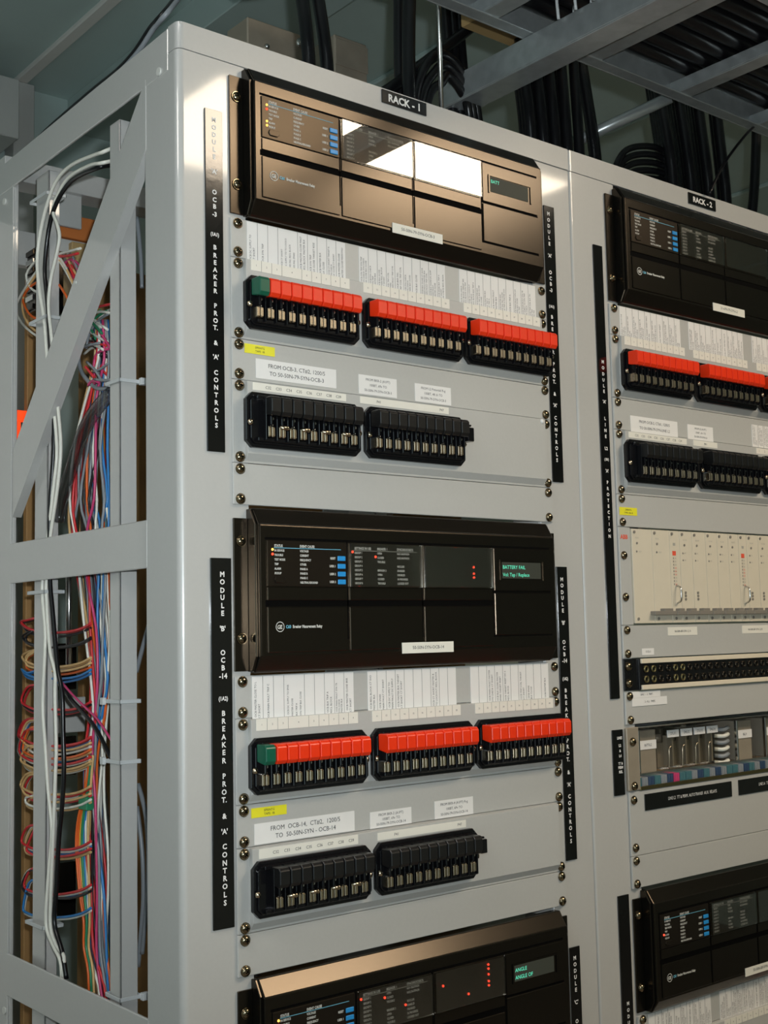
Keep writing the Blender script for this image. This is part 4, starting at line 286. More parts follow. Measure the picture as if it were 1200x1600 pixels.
# ================================================================== racks
RX=[0.0,0.6085]
def make_rack(x0, xa, xb, label, first):
    """x0: left mounting holes; xa..xb: outer faces of the posts"""
    t=thing('equipment_rack',label,'rack',((xa+xb)/2,0.25,0),)
    ox,oy=-(xa+xb)/2,-0.25
    def L(mb,name,m_='paint',bevel=.0008,seg=1): return mb.build(name,m_,t,(ox,oy,0),bevel,seg)
    zb,zh,ztop=0.08,zi(0.0)+.0,zi(-1.30)
    def ell(x1,y1,Rr):
        arc=lambda rad:[(xa+Rr-rad*math.sin(math.pi/2*k/8),Rr-rad*math.cos(math.pi/2*k/8)) for k in range(9)]
        return [(x1,0)]+arc(Rr)+[(xa,y1),(xa+.003,y1)]+arc(Rr-.003)[::-1]+[(x1,.003)]
    RR=.0075 if first else .004
    lp=MB(); lp.prism_z(ell(x0+.012,.070,RR)[::-1],zb,zh); lp.box(xa+.003,xa+.018,.067,.070,zb,zh); lp.box(x0+.010,x0+.012,.003,.05,zb,zh)
    L(lp,'front_post',bevel=0)
    rp=MB().box(x0+.4531,xb-.0012,0,.003,zb,zh); rp.box(xb-.0042,xb-.0012,.003,.070,zb,zh); rp.box(x0+.4531,x0+.4551,.003,.05,zb,zh)
    L(rp,'front_post')
    for xs in ((xa,xa+.012),(xb-.056,xb-.001)):
        r=MB().box(xs[0],xs[1],.497,.500,zb,zh)
        if xs[0]==xa: r.box(xa,xa+.003,.432,.497,zb,zh); r.box(xa+.003,xa+.008,.432,.435,zb,zh)
        else: r.box(xs[1]-.003,xs[1],.432,.497,zb,zh)
        L(r,'rear_post')
    h=MB().prism_z([(x-.0008*0,y-.0008) for x,y in ell(xb-.0012,.020,RR)[::-1]],zh+.0008,ztop-.0012); h.box(xa+.003,xb-.0012,.0,.040,ztop-.004,ztop-.0013)
    L(h,'header',bevel=0)
    L(MB().box(xa,xb-.001,.46,.50,zh,ztop),'rear_header')
    L(MB().box(xa,xb,.0,.5,0,.08),'base')
    # side frame: top, middle and lower rails, braces, inner mounting rails
    sides=[(xa,1)] if first else []
    sides.append((xb-.0045,-1))
    for xs,sgn in sides:
        a,b=(xs,xs+.003)
        L(MB().prism_x([(.0195,ZT-.027),(.4985,ZT-.030),(.4985,ZT+.0100),(.0195,ZT+.0195)],a-.0005,b).prism_x([(.04,ZT+.0145),(.46,ZT+.0062),(.46,ZT+.0092),(.04,ZT+.0175)],a+.0031,a+.035 if sgn>0 else b+.002),'top_rail',bevel=.0008)
        for zc in (ZT-.527,ZT-1.036,ZT-1.55):
            L(MB().box(a-.0004,b,.068,.434,zc-.0255,zc+.0255),'side_rail',bevel=.001)
        # upper brace slopes down to the rear, lower one the other way
        e=MB(); e._prism([(a-.0008,.068,ZT-.0195),(a-.0008,.068,ZT-.098),(a-.0008,.424,ZT-.468),(a-.0008,.424,ZT-.382)],
                         [(a+.0022,.068,ZT-.0195),(a+.0022,.068,ZT-.098),(a+.0022,.424,ZT-.468),(a+.0022,.424,ZT-.382)])
        e._prism([(a+.0022,.068,ZT-.098),(a+.0022,.068,ZT-.0945),(a+.0022,.424,ZT-.4645),(a+.0022,.424,ZT-.468)],
                 [(a+.011,.068,ZT-.098),(a+.011,.068,ZT-.0945),(a+.011,.424,ZT-.4645),(a+.011,.424,ZT-.468)])
        L(e,'diagonal_brace',bevel=0)
        if first and sgn>0:
            for (y0,y1,w) in ((.151,.175,.021),(.344,.381,.015)):
                r=MB().box(-.060,-.058,y0,y1,zb,ZT-.032); r.box(-.060,-.060+w,y0,y0+.002,zb,ZT-.032)
                L(r,'inner_rail',bevel=.0006)
            for (yy,zz) in ((.037,ZT-.022),(.458,ZT-.043),(.437,ZT-1.080),(.240,ZT-.205)):
                L(MB().cyl((xa-.0022,yy,zz),(xa+.0005,yy,zz),.0045 if zz>ZT-.1 or yy>.4 else .002,12),'hole_plug','legend',bevel=0)
    return t,(ox,oy)
rack1,o1=make_rack(RX[0],-.0705,.530,'grey painted open frame equipment rack with an exposed left side frame',True)
rack2,o2=make_rack(RX[1],.5305,1.135,'second grey equipment rack butted against the right of the first',False)
def nameplate(rack,o,s,x0,x1,z0,z1,h):
    p=MB().box(x0,x1,-.0026,-.0008,z0,z1).build('nameplate','strip',rack,(o[0],o[1],0),.0003)
    lab(p,'black plate engraved '+s)
    t=MB(); text(t,s,(x0+x1)/2,(z0+z1)/2-h/2,h,-.0028,'c','b'); t.build('lettering','white',p)
nameplate(rack1,o1,'RACK - 1',.2045,.2745,ZT+.0025,ZT+.0188,.0095)
nameplate(rack2,o2,'RACK - 2',.789,.855,ZT-.0005,ZT+.0165,.0085)

# vertical nameplates
def vplate(rack,o,x0,x1,za,zb,tokens,r,h,desc,xl=None):
    p=MB().box(x0,x1,-.0021,0,zb,za).build('nameplate','strip',rack,(o[0],o[1],0),.0003)
    lab(p,desc); t=MB(); xc=(x0+x1)/2 if xl is None else xl
    for s,i in tokens:
        hh=h*(0.78 if len(s)>3 and s[0]=='(' else 1.0)
        text(t,s,xc,zi(i,r)-hh/2,hh,-.0023,'c','b',squash=.85 if len(s)>3 else 1.0)
    t.build('lettering','white',p); return p
SA=['M','O','D','U','L','E',"'A'",'O','C','B','-3','(1A1)','B','R','E','A','K','E','R','P','R','O','T.','&',"'A'",'C','O','N','T','R','O','L','S']
IA=[2.84,3.19,3.52,3.85,4.18,4.51,5.17,6.08,6.41,6.71,7.05,7.93,8.49,8.84,9.15,9.46,9.77,10.07,10.37,11.0,11.32,11.63,11.93,12.57,13.17,13.82,14.13,14.44,14.76,15.08,15.4,15.72,16.02]
SB=['M','O','D','U','L','E',"'B'",'O','C','B','-14','(1A2)']+SA[12:]
IB=[22.11,22.42,22.76,23.05,23.38,23.69,24.31,25.28,25.58,25.89,26.22,27.13,27.72,28.03,28.34,28.67,28.98,29.29,29.62,30.24,30.55,30.88,31.19,31.84,32.46,33.06,33.39,33.72,34.03,34.34,34.66,34.99,35.32]
vplate(rack1,o1,-.0385,-.0172,zi(2.4),zi(17.12),list(zip(SA,IA)),1,.0052,'tall black plate, left post, upper module')
vplate(rack1,o1,.4770,.4965,zi(2.42),zi(17.16),list(zip(SA,IA)),1,.0050,'tall black plate, right post, upper module',.4850)
vplate(rack1,o1,-.0360,-.0113,zi(21.46),zi(36.38),list(zip(SB,IB)),1,.0055,'tall black plate, left post, middle module',-.0225)
vplate(rack1,o1,.4770,.4965,zi(21.48),zi(36.3),list(zip(SB,IB)),1,.0052,'tall black plate, right post, middle module',.4858)
vplate(rack1,o1,.4770,.4950,zi(40.75),zi(55.6),[(c,41.3+.33*k) for k,c in enumerate('MODULE')]+[("'C'",43.6)]+[(c,44.6+.33*k) for k,c in enumerate('OCB')],1,.0050,'tall black plate, right post, lowest module',.4850)
S2=['M','O','D','U','L','E',"'A'",'L','I','N','E','L2','(1B1)',"'A'",'P','R','O','T','E','C','T','I','O','N']
I2=[10.38,10.71,11.05,11.38,11.7,12.0,12.57,13.48,13.82,14.13,14.45,15.1,15.69,16.31,16.92,17.25,17.57,17.88,18.19,18.51,18.83,19.14,19.46,19.78]
vplate(rack2,o2,.5725,.5905,zi(3.8,2),zi(28.33,2),list(zip(S2,I2)),2,.0046,'very tall black plate on the second rack left post',.5822)
vplate(rack2,o2,.5728,.5935,zi(29.95,2),zi(33.40,2),[('LINES',30.38),('L2',30.78),('&',31.05),('L4',31.32),('TT &',31.72),('PERM',31.93),('REL',32.16)],2,.0036,'short black plate beside the open relay tray',.5860)
vplate(rack2,o2,.5715,.5925,zi(38.7,2),zi(54.0,2),[(c,44.6+.36*k) for k,c in enumerate('MODULE')],2,.0046,'black plate beside the lowest relay of rack 2',.5822)

# ================================================================== screws
def screw_mesh():
    m_=MB(); m_.dome(0,-.0012,0,.0052,.0034,18,5); m_.cur=0; m_.cyl((0,0,0),(0,-.0013,0),.0058,18)
    m_.cur=1; m_.box(-.0024,.0024,-.00475,-.0040,-.0005,.0005); m_.box(-.0005,.0005,-.00475,-.0040,-.0024,.0024)  # black cross laid on the head for the shade in its slots
    return m_.mesh('screw',['screw','recess_shade'])
SCREW=screw_mesh()
def small_screw_mesh():
    m_=MB(); m_.dome(0,0,0,.0034,.0028,14,4); m_.cur=1; m_.box(-.002,.002,-.0031,-.0024,-.0004,.0004); return m_.mesh('screw',['brass','recess_shade'])
SSCREW=small_screw_mesh()
def screw(parent,x,z,y=-.003,small=False):
    o=place('screw',SSCREW if small else SCREW,parent,(x,y,z)); o.rotation_euler=(0,random.uniform(0,3.1),0); return o
XR=.4651

PR=.0088
# ================================================================== blank panels
def blank(x0,i0,i1,r,label,proud=False,group='blank filler panels',inset=.25,sc=True):
    za,zb=zi(i0,r)-.0003,zi(i1,r)+.0003; h=za-zb
    t=thing('filler_panel',label,'panel',(x0+XR/2,0,zb),group)
    c=-XR/2
    if proud:
        m_=MB().box(c-.0085,c+.4735,-.003,-.0002,0,h); m_.build('plate','panel',t,bevel=.0005)
        f=MB(); lip=.0098
        f._prism([(c+.0065,-.0031,h-.0004),(c+.0065,-PR,h-.0012),(c+.0065,-PR,lip),(c+.0065,-.0031,.0024)],
                 [(c+.4585,-.0031,h-.0004),(c+.4585,-PR,h-.0012),(c+.4585,-PR,lip),(c+.4585,-.0031,.0024)])
        f.build('raised_face','panel',t,bevel=.0003)
    else:
        MB().box(c-.0085,c+.4735,-.003,-.0002,0,h).build('plate','panel',t,bevel=.0006)
    if sc:
        for ii in (i0+inset,i1-inset):
            for xx in (c,c+XR): screw(t,xx,zi(ii,r)-zb)
    t['zb']=zb; t['x0']=x0
    return t
# coordinates of a panel's parts: x measured from the left mounting holes, height in inches
def on(t,mb,name,m_,bevel=0.0,**k): return mb.build(name,m_,t,(-XR/2,0,-t['zb']),bevel,**k)

LINES=['MASTER BLK','TRIP COIL','MASTER CLOSE','DC SUPPLY TO','MAIN FAULT','BLK TRIP A','SYN CHECK','BKR FAIL','RECL BLOCK','BLK CLOSE','SYN TRIP','TO LOCKOUT','TARGET RESET','SPARE','CT SHORT']
rr=random.Random(3)
def card(t,x0,x1,ia,ib,cols,r,y=-.003,prefix='OCB ',dense=False):
    za,zb=zi(ia,r),zi(ib,r)
    c=on(t,MB().box(x0,x1,y-.0006,y,zb,za),'label_card','paper'); lab(c,'white card ruled into narrow columns of upright writing')
    m_=MB(); yy=y-.00075; w=x1-x0; tot=sum(k[0] for k in cols); x=x0
    for j,(cw,nl) in enumerate(cols):
        cwid=w*cw/tot
        if j: m_.box(x-.00014,x+.00014,yy,yy+.0002,zb,za)
        for l in range(nl):
            s=(prefix if l==0 else '')+rr.choice(LINES)+(' '+rr.choice(LINES) if rr.random()<.55 else '')
            s=s[:21]
            text(m_,s,x+cwid*(l+1.1)/(nl+.9),zb+.003+(0.0 if l else rr.uniform(0,.002)),.0023 if nl<3 else .0020,yy,'l','r',up=True,squash=.92)
        x+=cwid
    m_.build('lettering','ink',c)
def strip(t,x0,x1,ia,ib,r,y,labels,h=.0026,numbers=None,m_='paper2',desc='white terminal number strip'):
    s=on(t,MB().box(x0,x1,y-.0005,y,zi(ib,r),zi(ia,r)),'number_strip',m_); lab(s,desc)
    q=MB(); yy=y-.00065; zc=(zi(ia,r)+zi(ib,r))/2-h/2
    for tx,xx in labels: text(q,tx,xx,zc,h,yy,'c','r')
    if numbers:
        tot=sum(numbers); x=x0
        for j,cw in enumerate(numbers):
            wv=(x1-x0)*cw/tot
            if j: q.box(x-.0001,x+.0001,yy,yy+.0002,zi(ib,r),zi(ia,r))
            x+=wv
    q.build('lettering','ink',s)
def sticker(t,x0,x1,za,zb,lines,h,m_='paper',y=-.003,name='sticker',desc=None,tilt=0,font='r'):
    s=MB().box(x0,x1,y-.0005,y,zb,za).build(name,m_,t,(-XR/2,0,-t['zb'])); 
    if desc: lab(s,desc)
    q=MB(); n_=len(lines); gap=(za-zb)/(n_+.6)
    for k,l in enumerate(lines): text(q,l,(x0+x1)/2,za-gap*(k+.8)-h/2,h,y-.00065,'c',font)
    q.build('lettering','ink',s)

# ================================================================== plug-in test switches
def base_mesh(w,h):
    m_=MB(); c=.0075
    oc=[(c,0),(w-c,0),(w,c),(w,h-c),(w-c,h),(c,h),(0,h-c),(0,c)]
    m_.prism_y(oc,-.0060,0)
    i=.004; oc2=[(c+i*.4,i),(w-c-i*.4,i),(w-i,c+i*.4),(w-i,h-c-i*.4),(w-c-i*.4,h-i),(c+i*.4,h-i),(i,h-c-i*.4),(i,c+i*.4)]
    m_.prism_y(oc2,-.0085,-.0060)
    for k in range(11): x=.0035+.0137*k+.0005; m_.box(x,x+.0014,-.0165,-.0085,h*.12,h*.88) if k else None
    m_.box(.010,w-.008,-.0135,-.0085,h*.10,h*.17); m_.box(.010,w-.008,-.0125,-.0085,h*.86,h*.93)
    return m_
def handle_mesh(colr, shape='flat'):
    m_=MB(); w=.0122; h=.0205; y0,y1=-.0275,-.010
    prof=[(y1,h),(y0+.003,h),(y0,h-.003),(y0,.004),(y0+.003,.0),(y1,.003)]
    m_.prism_x(prof,-w/2,w/2); m_.cur=1; m_.box(-.0015,.0015,-.018,-.0085,-.009,.002); m_.cur=0
    return m_.mesh('switch_handle',[colr,'blackg'])
def clip_mesh():
    m_=MB()
    for s_ in (-1,1):
        m_.box(s_*.0009,s_*.0036,-.0165,-.0085,-.0055,.0055); m_.box(s_*.0005,s_*.0040,-.0175,-.0160,-.0048,.0046)
    return m_.mesh('contact_clip',['brass'])
def blade_mesh():
    m_=MB(); m_.cyl((.0012,-.0145,.0028),(.0012,-.0175,.0028),.0016,8); m_.box(-.0006,.0006,-.0150,-.0085,-.005,.006); m_.dome(.0028,-.0140,-.0035,.0012,.0015,8,3)
    return m_.mesh('contact_blade',['steel'])
HND={c:handle_mesh(c) for c in ('red','green','handle')}; HND['handle'].name='switch_handle_black'
CLIP=clip_mesh(); BLADE=blade_mesh(); BASES={}
def test_switch(x,z_top,h,colors,label,group,w=.152,blades=True,tab=None,k0=0,rim=True,nclip=None,studs=None):
    """x,z_top: top left corner of the moulded base on the raised panel face"""
    t=thing('test_switch',label,'test switch',(x+w/2,-PR,z_top-h),group)
    key=(round(w,4),round(h,4))
    if key not in BASES: BASES[key]=base_mesh(w,h).mesh('base','blackg')
    place('base',BASES[key],t,(-w/2,0,0),.0006)
    for k,c in enumerate(colors):
        px=-w/2+.0105+.0137*k
        if c: 
            o=place('switch_handle',HND[c],t,(px,0,h*.545),.0007)
            if c in('green',): lab(o,'dark green handle')
            elif c=='red': lab(o,'bright red handle')
        if c or nclip is None:
            if k>=k0: place('contact_clip',CLIP,t,(px,0,h*.275),.0003); 
            if blades and k>=k0: place('contact_blade',BLADE,t,(px,0,h*.46))
    for xx in (-w/2+.0035,w/2-.0045): screw(t,xx,h*.44,-.0085,True)
    MB().box(-w/2+.0135-.0137*.55,w/2-.012,-.0115,-.0085,h*.905,h*.925).build('top_bar','blackg',t)
    if studs:
        for k in (2,4,6,8):
            q=-w/2+.0105+.0137*k; lab(MB().cyl((q-.003,-.016,h*.365),(q+.005,-.019,h*.36),.0022,8).dome(q+.005,-.0185,h*.36,.0026,.002,10,3).build('shorting_stud','brass',t),'brass shorting stud')
    if tab: MB().box(w/2-.004,w/2+.006,-.016,-.001,h*.50,h*.78).box(w/2-.006,w/2+.002,-.016,-.009,h*.80,h*.84).build('latch_tab','blackg',t,bevel=.0008)
    return t

# ================================================================== rack module: cards, label panels, switches
NUM=[1,1,1,2,1,1,1,1,1]
def module(r,x0,i0,txt,tA,sw,which,cols3,lowlab,offs=(0.0,0.0,0.0)):
    """i0: inches at the underside of the relay above. Builds the five panels and their switches."""
    t=blank(x0,i0,i0+1.75,r,'grey panel with white ruled cards %s'%txt)
    xs=((.0115,.1440),(.1640,.2965),(.3200,.4535))
    for k,(a,b) in enumerate(xs): card(t,a,b,i0+.06,i0+1.70+.20,cols3[k],r)
    # the cards reach a little over the next panel
    t2=blank(x0,i0+1.75,i0+5.25,r,'grey raised panel carrying red test switches %s'%txt,True)
    for k,(a,b) in enumerate(xs): strip(t2,a+.001,b+.001,i0+1.79,i0+2.27,r,-PR,[(str(j+1+10*k),a+.001+(b-a)*(sum((c_[0] for c_ in cols3[k][:j]))+cols3[k][j][0]/2)/sum(c_[0] for c_ in cols3[k])) for j in range(len(cols3[k]))],.0019,[c_[0] for c_ in cols3[k]],desc='white numbered strip above a test switch')
    zt,zb=zi(i0+2.55,r),zi(i0+4.86,r)
    for k,(xx,colors,lb) in enumerate(sw['top']):
        test_switch(x0+xx,zt,zt-zb,colors,lb,None)
    t3=blank(x0,i0+5.25,i0+7.0,r,'grey panel with white and yellow stickers %s'%txt)
    for (a,b,ia,ib,lines,h,mm) in lowlab['stickers']:
        sticker(t3,a,b,zi(ia,r),zi(ib,r),lines,h,mm,desc='yellow label tape' if mm=='yellow' else 'white printed label')
    if r==2:
        card(t3,.3085,.4535,12.62,13.98,C10d,r)
    t4=blank(x0,i0+7.0,i0+10.5,r,'grey raised panel carrying black test switches %s'%txt,True)
    for (a,b,ia,ib,labs) in lowlab['strips']: strip(t4,a,b,ia,ib,r,-PR,labs,.0030,None,'paper2','white strip lettered above the switch')
    if r==1:
        lab(on(t4,MB().dome(.4562,-.0031,zi(i0+8.75,r),.0030,.0022,12,4),'plug_button','brass'),'small bright plug')
        if i0<10: lab(on(t4,MB().dome(.4530,-.0088,zi(i0+7.17,r),.0034,.0018,12,4),'plug_button','fixture'),'white plug')
    zt,zb=zi(i0+7.55,r),zi(i0+9.88,r)
    for k,(xx,colors,lb,kk) in enumerate(sw['low']):
        test_switch(x0+xx,zt,zt-zb,colors,lb,None,**kk)
    return t,t2,t3,t4
G1=['green']+['red']*9; R10=[None]+['red']*9
def R9(): return ['handle']*10
C9=[(1,2),(1,1),(1,0),(2,4),(1,2),(1,2),(1,2),(1,3),(1,2)]
C10d=[(1,3)]*4+[(1,2),(1,3),(1,1)]+[(1,3)]*3
C9b=[(1,2),(1,1),(1,0),(2,4),(1,0),(1,0),(1,2),(1,3),(1,2)]
C10=[(1,2),(1,2),(1,2),(1,2),(1,0),(1,2),(1,2),(1,2),(1,3),(1,2)]
C10b=[(1,2),(1,2),(1,2),(1,2),(1,0),(1,0),(1,0),(1,2),(1,0),(1,0)]
C10c=[(1,0),(1,0),(1,2),(1,2),(1,2),(1,0),(1,2),(1,2),(1,0),(1,1)]
def cl(xc,sp,n,first): return [('C%d'%(32+k),xc+sp*k) for k in range(n)]
B8=['handle']*10
module(1,RX[0],7.0,'under the top relay of rack 1',None,
  {'top':[(.0020,G1,'test switch with one green and nine red handles under the top left relay'),
          (.1610,['red']*10,'middle red-handled test switch of three under the brown-lit top relay'),
          (.3175,['red']*10,'red-handled test switch at the right end under the brown-lit top relay')],
   'low':[(.0010,[None]+['handle']*9,'black test switch below the strip lettered C32 to C39, upper one',{'k0':1,'studs':1}),
          (.1600,['handle']*10,'black test switch with right-hand tab, upper module of first rack',{'tab':1})]},None,[C9,C10d,C10d],
  {'stickers':[(.0070,.0455,12.42,12.82,['SPRINTG','TAPE: 1B'],.0021,'yellow'),
     (.0210,.1280,13.0,13.84,['FROM OCB-3, CT#2, 1200/5','TO 50-50N-79-SYN-OCB-3'],.0043,'paper'),
     (.1600,.2160,13.04,13.92,['FROM BKR-2 (A1PT)','100BT, 69v TO','50-50N-79-SYN-OCB-3'],.0028,'paper'),
     (.2440,.3010,13.08,13.93,['FROM L2 Potential R-g','100BT, 48 ch TO','50-50N-79-SYN-OCB-3'],.0028,'paper')],
   'strips':[(.0130,.1370,14.10,14.42,[('C%d'%(32+k),.0325+.0134*k) for k in range(8)]),(.1570,.2915,14.10,14.42,[('P41',.184),('P47',.280)])]})
blank(RX[0],17.5,19.25,1,'plain grey panel above the middle relay of rack 1')
module(1,RX[0],26.25,'under the middle relay of rack 1',None,
  {'top':[(.0020,G1,'test switch with one green and nine red handles under the middle black relay'),
          (.1610,['red']*10,'middle red-handled test switch of three under the black middle relay'),
          (.3175,['red']*10,'red-handled test switch at the right end under the black middle relay')],
   'low':[(.0035,[None]+['handle']*9,'black test switch below the strip lettered C32 to C39, lower one',{'k0':1,'studs':1}),
          (.1620,['handle']*10,'black test switch with right-hand tab, middle module of first rack',{'tab':1})]},None,[C9b,C10b,C10c],
  {'stickers':[(.0090,.0528,31.68,32.08,['SPRINTG','TAPE: 1B'],.0023,'yellow'),
     (.0125,.1420,32.33,33.18,['FROM  OCB-14,  CT#2,  1200/5','TO  50-50N-SYN - OCB-14'],.0046,'paper'),
     (.1635,.2232,32.50,33.23,['FROM BKR-2 (A1PT)','100BT, 69v TO','50-50N-79-SYN-OCB-14'],.0028,'paper'),
     (.2582,.3185,32.40,33.22,['FROM BKR-4 (A1PT) R-g','100BT, 69v TO','50-50N-79-SYN-OCB-14'],.0028,'paper')],
   'strips':[(.0140,.1420,33.34,33.74,[('C%d'%(32+k),.0345+.0140*k) for k in range(8)]),(.1690,.3010,33.40,33.74,[('P41',.196),('P47',.291)])]})
blank(RX[0],36.75,38.5,1,'plain grey panel above the lowest relay of rack 1')
module(2,RX[1],7.0,'under the top relay of rack 2',None,
  {'top':[(.0020,['red']*10,'red-handled test switch at the left end in the second rack'),
          (.1610,['red']*10,'red-handled test switch second from left in the second rack'),
          (.3175,['red']*10,'red-handled test switch at the right edge in the second rack')],
   'low':[(.0010,[None]+['handle']*9,'leftmost black test switch in the second rack',{'k0':1}),
          (.1600,['handle']*10,'middle black test switch in the second rack',{}),
          (.3165,['red']*3+['handle']*7,'second rack lower test switch with red first handles at right edge',{})]},None,[C10d,C10d,C10d],
  {'stickers':[(.0255,.1280,13.13,14.02,['FROM OCB-2, CT#1, 1200/5','TO 50-50N-79-SYN-LINE L2'],.0038,'paper'),
     (.1512,.2110,13.17,14.02,['FROM L2 (A1PT)','100BT, 69v TO','50-50N-79-SYN-L2'],.0026,'paper')],
   'strips':[(.0130,.1400,14.10,14.42,[('C%d'%(32+k),.030+.0136*k) for k in range(8)]),(.1555,.212,14.10,14.42,[('P41',.184)]),(.3090,.4535,14.08,14.42,[(str(j+1),.316+.0145*j) for j in range(10)])]})
t=blank(RX[1],17.5,19.25,2,'plain grey panel with yellow tape above the ivory card frame')
sticker(t,-.0050,.0310,zi(18.20,2),zi(18.62,2),['SPRINTG','TYPE: 100-1B'],.0022,'yellow',desc='yellow label tape')
t=blank(RX[1],24.5,26.25,2,'grey panel with three white labels under the ivory card frame')
sticker(t,.0865,.1520,zi(24.64,2),zi(25.10,2),['50-50N-BF-SYN L2 A'],.0028,'paper2',desc='white printed label')
sticker(t,.2590,.3240,zi(24.64,2),zi(25.10,2),['50-50N-BF-SYN L2 B'],.0028,'paper2',desc='white printed label')
sticker(t,.0295,.0545,zi(25.75,2),zi(26.10,2),['OCB-3'],.0026,'paper',desc='small white label')
t=blank(RX[1],28.0,29.75,2,'grey panel with two overlapping white labels under the jack strip')
sticker(t,.0060,.0640,zi(28.03,2),zi(28.36,2),['LINE 1 - 2  TRIPS'],.0024,'paper',desc='white printed label')
sticker(t,.0040,.0775,zi(28.37,2),zi(28.80,2),['2- ALL  TRIPS'],.0026,'paper',y=-.0034,desc='white printed label')
t=blank(RX[1],33.30,36.75,2,'tall plain grey panel under the open relay tray',inset=.45)
for a,b,s in ((.0220,.2140,'LINE L2  TT & PERM. AUTOTRANSF. AUX. RELAYS'),(.2310,.4240,'LINE L4  TT DIVISION AUX. RELAYS')):
    p=MB().box(a,b,-.0044,-.0031,zi(34.40,2),zi(33.52,2)).build('nameplate','strip',t,(-XR/2,0,-t['zb'])); lab(p,'black plate with small white capitals')
    q=MB(); text(q,s,a+.048,zi(34.02,2),.0042,-.0046,'l','r',squash=.80); q.build('lettering','white',p)
blank(RX[1],36.75,38.5,2,'plain grey panel above the lowest relay of rack 2')
# below the frame's lower edge the racks carry more of the same
t=blank(RX[1],45.5,47.25,2,'grey panel with white ruled cards under the lowest relay')
for k,(a,b) in enumerate(((.0115,.1440),(.1640,.2965),(.3200,.4535))): card(t,a,b,45.56,47.4,C10d,2)
t=blank(RX[1],47.25,50.75,2,'grey raised panel carrying red test switches at the bottom of rack 2',True)
for k,(a,b) in enumerate(((.0125,.1450),(.1650,.2975),(.3210,.4545))): strip(t,a,b,47.29,47.77,2,-PR,[(str(j+1+10*k),a+.0066+.0133*j) for j in range(10)],.0019,[1]*10,desc='white numbered strip above a test switch')
zt,zb=zi(48.05,2),zi(50.36,2)
for xx,lb in ((.3175,'red-handled test switch in the bottom right corner of the picture'),):
    test_switch(RX[1]+xx,zt,zt-zb,['red']*10,lb,None)

